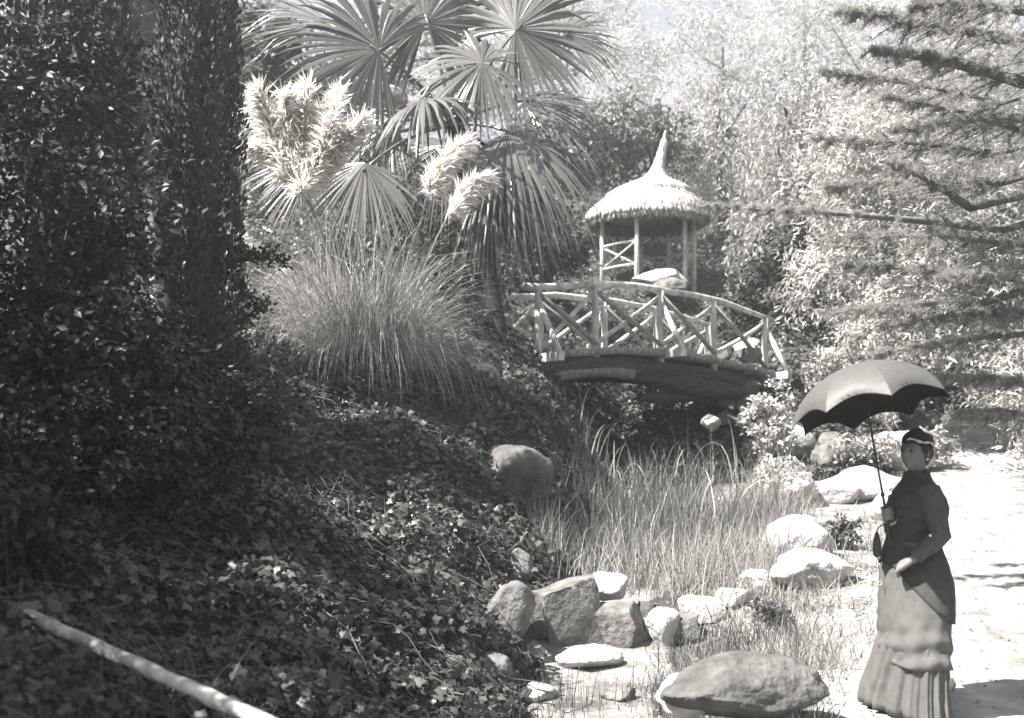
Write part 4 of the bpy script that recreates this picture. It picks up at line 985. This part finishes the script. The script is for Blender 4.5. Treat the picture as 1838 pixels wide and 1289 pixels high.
# bodice with a rounded dark tail over the back
bot = np.interp(deg, [0, 40, 60, 82, 105, 140, 180], [1006, 1016, 1042, 1070, 1094, 1112, 1118])
rows = []
for i in range(34):
    t = i/33; py = 846+(bot-846)*t
    rows.append(np.stack([ring(py[j], th[j:j+1], .012+.016*float(np.clip((py[j]-965)/40, 0, 1))+.003*math.sin(th[j]*3))[0] for j in range(72)]))
sheet(rows, 72, 'bodice', M['velvet'], per)
def fold(py, amp0, nf, ph): return amp0*np.sin(nf*th+ph)
th = np.linspace(0, 2*PI, NT, endpoint=False); rows = []
for i in range(24):   # plain underskirt with pleats and a flaring front
    t = i/23; py = 1000+(1287-1000)*t; rg = ring(py, th, .0)
    fl = np.clip((py-1125)/140, 0, 1.05); fr = np.clip(np.cos(th), 0, 1)**2
    rg[:, 0] -= (fl**1.1*fr)*.105; rg[:, 1] += fl*fr*.10
    am = .004+.016*fl
    wob = am*(2/PI*np.arcsin(np.sin(21*th+2.2*np.sin(2*th)+2*fl)*.97)+.4*np.sin(34*th+4*fl))*(.5+.5*fr+.3*(np.abs(np.sin(th))))
    c = rg.mean(0); out = unit((rg-c)*np.array([1, 1, 0])); rg = rg+out*wob[:, None]
    rg[:, 2] += fr*fl*.05
    rg[:, 2] = np.maximum(rg[:, 2], np.array([float(q) for q in h(rg[:, 0], rg[:, 1])])+.02)
    rows.append(rg)
sheet(rows, NT, 'skirt', M['skirt'], per)
rows = []
for i in range(40):   # draped overskirt with swags
    t = i/39; py = 972+(1196-972)*t
    lowr = -22*t*t*np.clip(np.cos(th), 0, 1)**2+7*t*np.sin(2*th+.6)
    rg = np.stack([ring(py+lowr[j], th[j:j+1], .009)[0] for j in range(NT)])
    sw = np.sin(t*30+5*np.cos(th-1.7)*t)*.011*np.clip((t-.62)/.25, 0, 1)+.005*np.sin(5*th+3*t)*t+.004*np.sin(11*th+9*t)*t+.006
    c = rg.mean(0); out = unit((rg-c)*np.array([1, 1, 0])); rg = rg+out*sw[:, None]; rows.append(rg)
sheet(rows, NT, 'overskirt', M['skirt'], per)
v, f = tube([W(1679, 1204, -.235), W(1680, 1214, -.243), W(1677, 1226, -.25)], [.010, .020, .012], 8, .2, 3); MB().add(v, f).build('bow', M['velvet'], per)
v, f = tube([W(1645, 845), W(1647, 858)], [.062, .066], 20, 0, 0, False); o = MB().add(v, f).build('collar', M['velvet'], per)
def sleeve(a, b, c, r):
    pts_ = np.concatenate([bez(a, (a+b)/2+np.array([.005, -.004, 0]), b, 7), bez(b, (b+c)/2, c, 7)[1:]])
    v, f = tube(pts_, [x*(1+.035*math.sin(i*2.3)) for i, x in enumerate(r)], 16, .035, 4, False); return MB().add(v, f).build('sleeve', M['sleeve'], per)
rs = [.080, .077, .070, .066, .062, .060, .058, .056, .053, .049, .045, .042, .043]
sleeve(W(1650, 881, -.115), elN, wrN+(elN-wrN)*.05, rs); sleeve(shF, elF, wrF+(elF-wrF)*.05, rs)
v, f = tube([wrF+(elF-wrF)*.22, wrF-(elF-wrF)*.06], [.040, .036], 16, 0, 0, False); MB().add(v, f).build('cuff', M['glove'], per)
def ball(c, r, n=10, sc=(1, 1, 1)):
    bm = bmesh.new(); bmesh.ops.create_uvsphere(bm, u_segments=n, v_segments=n, radius=r)
    V = np.array([q.co[:] for q in bm.verts])*np.array(sc)+np.asarray(c); Fc = [[q.index for q in fa.verts] for fa in bm.faces]; bm.free(); return V, Fc
v, f = ball(W(1634, 956, -.305), .007); MB().add(v, f).build('button', M['pearl'], per)
# face details
for s in (1, -1):
    a_, e_ = s*.36, .07
    c = HL(np.array([.096*math.cos(e_)*math.cos(a_)-.004, .074*math.cos(e_)*math.sin(a_), .112*math.sin(e_)]))
    v, f = ball(c, .0085, 10, (1.1, 1.1, .62)); MB().add(v, f).build('eye', M['eye'], per)
    q = [HL(np.array([.099*math.cos(.24)*math.cos(s*z)-.002, .074*math.cos(.24)*math.sin(s*z)*1.02, .112*math.sin(.24+.03*math.sin(z*4))])) for z in (.18, .32, .46, .6)]
    v, f = tube(q, [.002, .0035, .003, .0015], 6); MB().add(v, f).build('eyebrow', M['hair'], per)
M['lip'] = mat_solid('lip', .13, .16, 20, .5, .05, 80)
q = [HL(np.array([.1005*math.cos(-.49)*math.cos(z)*.965+.004*math.cos(z*3), .074*math.cos(-.49)*math.sin(z)*.9, .112*math.sin(-.49)])) for z in (-.26, -.1, 0, .1, .26)]
v, f = tube(q, [.0015, .0045, .0042, .0045, .0015], 6); MB().add(v, f).build('lips', M['lip'], per)
# hair: a cap behind the face, curls over the brow and a low knot
hp2, ne, na = head_pts(28, 40, 1.085, False); dd = unit(hp2/np.array([.098, .074, .112]))
rgh = np.array([mnoise.noise(Vector(q.tolist())*7) for q in dd]); hp2 = hp2*(1+.05*rgh[:, None])
keepv = (dd[:, 0] < .50-.55*np.clip(-dd[:, 2], 0, 1)*2+.25*np.clip(dd[:, 2], 0, 1)) & (dd[:, 2] > -.62)
fh = [(i*na+j, i*na+(j+1) % na, (i+1)*na+(j+1) % na, (i+1)*na+j) for i in range(ne-1) for j in range(na)]
fh = [q for q in fh if all(keepv[k] for k in q)]
hb_ = MB().add(HL(hp2), fh)
v, f = ball(HL(np.array([-.098, 0, .02])), .045, 14, (1, 1, 1.1)); hb_.add(v, f)
for i in range(15):
    z = -1.0+2.0*i/14; c = HL(np.array([.097*math.cos(.58)*math.cos(z)+.004, .076*math.cos(.58)*math.sin(z), .112*math.sin(.58)+R.normal()*.003])); v, f = ball(c, .0135, 8); hb_.add(v, f)
hb_.build('hair', M['hair'], per)
for s in (1, -1):
    v, f = ball(HL(np.array([.008, s*.083, -.033])), .0075, 8); MB().add(v, f).build('earring', M['pearl'], per)
# small toque hat and a bright streak across it, added as a thin band
prof = [(.045, .086), (.062, .092), (.085, .090), (.108, .082), (.125, .066), (.136, .04), (.140, .0)]
V = []; nh = 28
for u, r in prof:
    for j in range(nh): a = 2*PI*j/nh; V.append(HL(np.array([r*1.08*math.cos(a)-.006-.12*(u-.05), r*.92*math.sin(a), u+.012*math.cos(a)+.008*math.sin(3*a)*(u > .1)])))
Fc = [(i*nh+j, i*nh+(j+1) % nh, (i+1)*nh+(j+1) % nh, (i+1)*nh+j) for i in range(len(prof)-1) for j in range(nh)]
ho = MB().add(np.array(V), Fc).build('hat', M['hat'], per)
q = [HL(np.array([.097*1.08*math.cos(a)-.006, .097*.92*math.sin(a), .058+.012*math.cos(a)+.006*math.sin(5*a)])) for a in np.linspace(.0, 2.6, 14)]
v, f = tube(q, [.003+.005*math.sin(i*1.9)**2 for i in range(14)], 8, .3, 2); MB().add(v, f).build('pale_streak', M['pale_streak'], ho)  # pale band put in for a bright highlight across the hat
for s in (-1, 1):
    hx = np.array([wx, WY+s*.075, 0])
    v, f = tube([hx+np.array([.06, 0, gz+.05]), hx+np.array([-.04, 0, gz+.05]), hx+np.array([-.13, 0, gz+.035]), hx+np.array([-.185, 0, gz+.028])], [.036, .044, .038, .022], 12); MB().add(v, f).build('shoe', M['shoe'], per)

# ------------------------------------------------------------------ parasol
pr_ = thing('parasol', grip, 'open dark silk parasol with scalloped edge held by the woman', 'parasol')
e1 = unit(np.cross(pax, np.array([0, 1., 0]))); e2 = np.cross(pax, e1)
# the canopy leans back a little from the shaft line
cx_ = unit(pax+np.array([.05, .33, 0])); e1 = unit(np.cross(np.array([0, 1., 0]), cx_)); e2 = np.cross(cx_, e1); 
RR, HH = .445, .285; apex = top+cx_*.0
def dome(u): return RR*math.sin(u*1.28)/math.sin(1.28), HH*(math.cos(u*1.28)-1)/(1-math.cos(1.28))
NP = 8; a00 = -PI/2+math.radians(-3)
def cpt(u, g, k):
    """point of panel k, u from apex to rim, g across the panel 0..1; panels sag between ribs and the rim is scalloped"""
    aa = a00+2*PI*(k+g)/NP; r, z = dome(u)
    chord = math.cos(PI/NP)/math.cos(2*PI*(g-.5)/NP)
    sag = 4*g*(1-g); rr_ = r*(1+(chord-1)*.85*u)
    if u > .0: rr_ *= 1-.07*sag*u**6; z2 = z+.055*sag*u**5
    else: z2 = z
    return apex+(e1*math.cos(aa)+e2*math.sin(aa))*rr_+cx_*z2
for k in range(NP):
    NU_, NG = 12, 10; V = [cpt(i/NU_, j/NG, k) for i in range(NU_+1) for j in range(NG+1)]
    Fc = [(i*(NG+1)+j, i*(NG+1)+j+1, (i+1)*(NG+1)+j+1, (i+1)*(NG+1)+j) for i in range(NU_) for j in range(NG)]
    o = MB().add(np.array(V), Fc).build('canopy_panel', M['canopy'], pr_)
    MB().add(np.array(V)-cx_*.004, [tuple(reversed(q)) for q in Fc]).build('under_shade', M['under_shade'], o)  # second dark sheet below each panel stands for the shade underneath
    v, f = tube([cpt(i/10, 0, k)-cx_*.008 for i in range(1, 11)], .0025, 5); MB().add(v, f).build('rib', M['shaft'], pr_)
    mid_ = cpt(.5, 0, k)-cx_*.008; v, f = tube([mid_, apex-cx_*.27], .002, 5); MB().add(v, f).build('stretcher', M['shaft'], pr_)
v, f = tube([apex+cx_*.045, apex-cx_*.02, grip+pax*.12, grip, butt], [.003, .006, .0065, .009, .010], 10); MB().add(v, f).build('shaft', M['shaft'], pr_)
v, f = ball(grip+pax*.115, .012, 10, (1, 1, 1.4)); MB().add(v, f).build('collar', M['shaft'], pr_)

# ------------------------------------------------------------------ little bag hanging from the parasol hand
bag = thing('handbag', W(1574, 1000, .0), 'small dark drawstring bag hanging from the hand that holds the parasol', 'handbag')
c0 = W(1574, 955, .0); V = []
for z, r in ((0, .012), (-.015, .022), (-.05, .034), (-.10, .040), (-.135, .034), (-.15, .01)):
    for j in range(12): a = 2*PI*j/12; V.append(c0+np.array([r*.62*math.cos(a)*(1+.1*math.sin(4*a)), r*math.sin(a), z]))
Fc = [(i*12+j, i*12+(j+1) % 12, (i+1)*12+(j+1) % 12, (i+1)*12+j) for i in range(5) for j in range(12)]+[tuple(range(60, 72))]
MB().add(np.array(V), Fc).build('pouch', M['velvet'], bag)
v, f = tube([c0, W(1577, 946, .0), wrF+np.array([-.0, 0, -.02])], .004, 6); MB().add(v, f).build('cord', M['velvet'], bag)
rg_ = W(1577, 1046, -.02); v, f = tube([W(1576, 1000, 0), W(1577, 1020, -.01), rg_+np.array([0, 0, .014])], .0016, 5); MB().add(v, f).build('chain', M['shaft'], bag)
v, f = tube([rg_+np.array([.012*math.cos(a), 0, .012*math.sin(a)]) for a in np.linspace(0, 2*PI, 13)], .0022, 5, 0, 0, False); MB().add(v, f).build('ring', M['pale_streak'], bag)
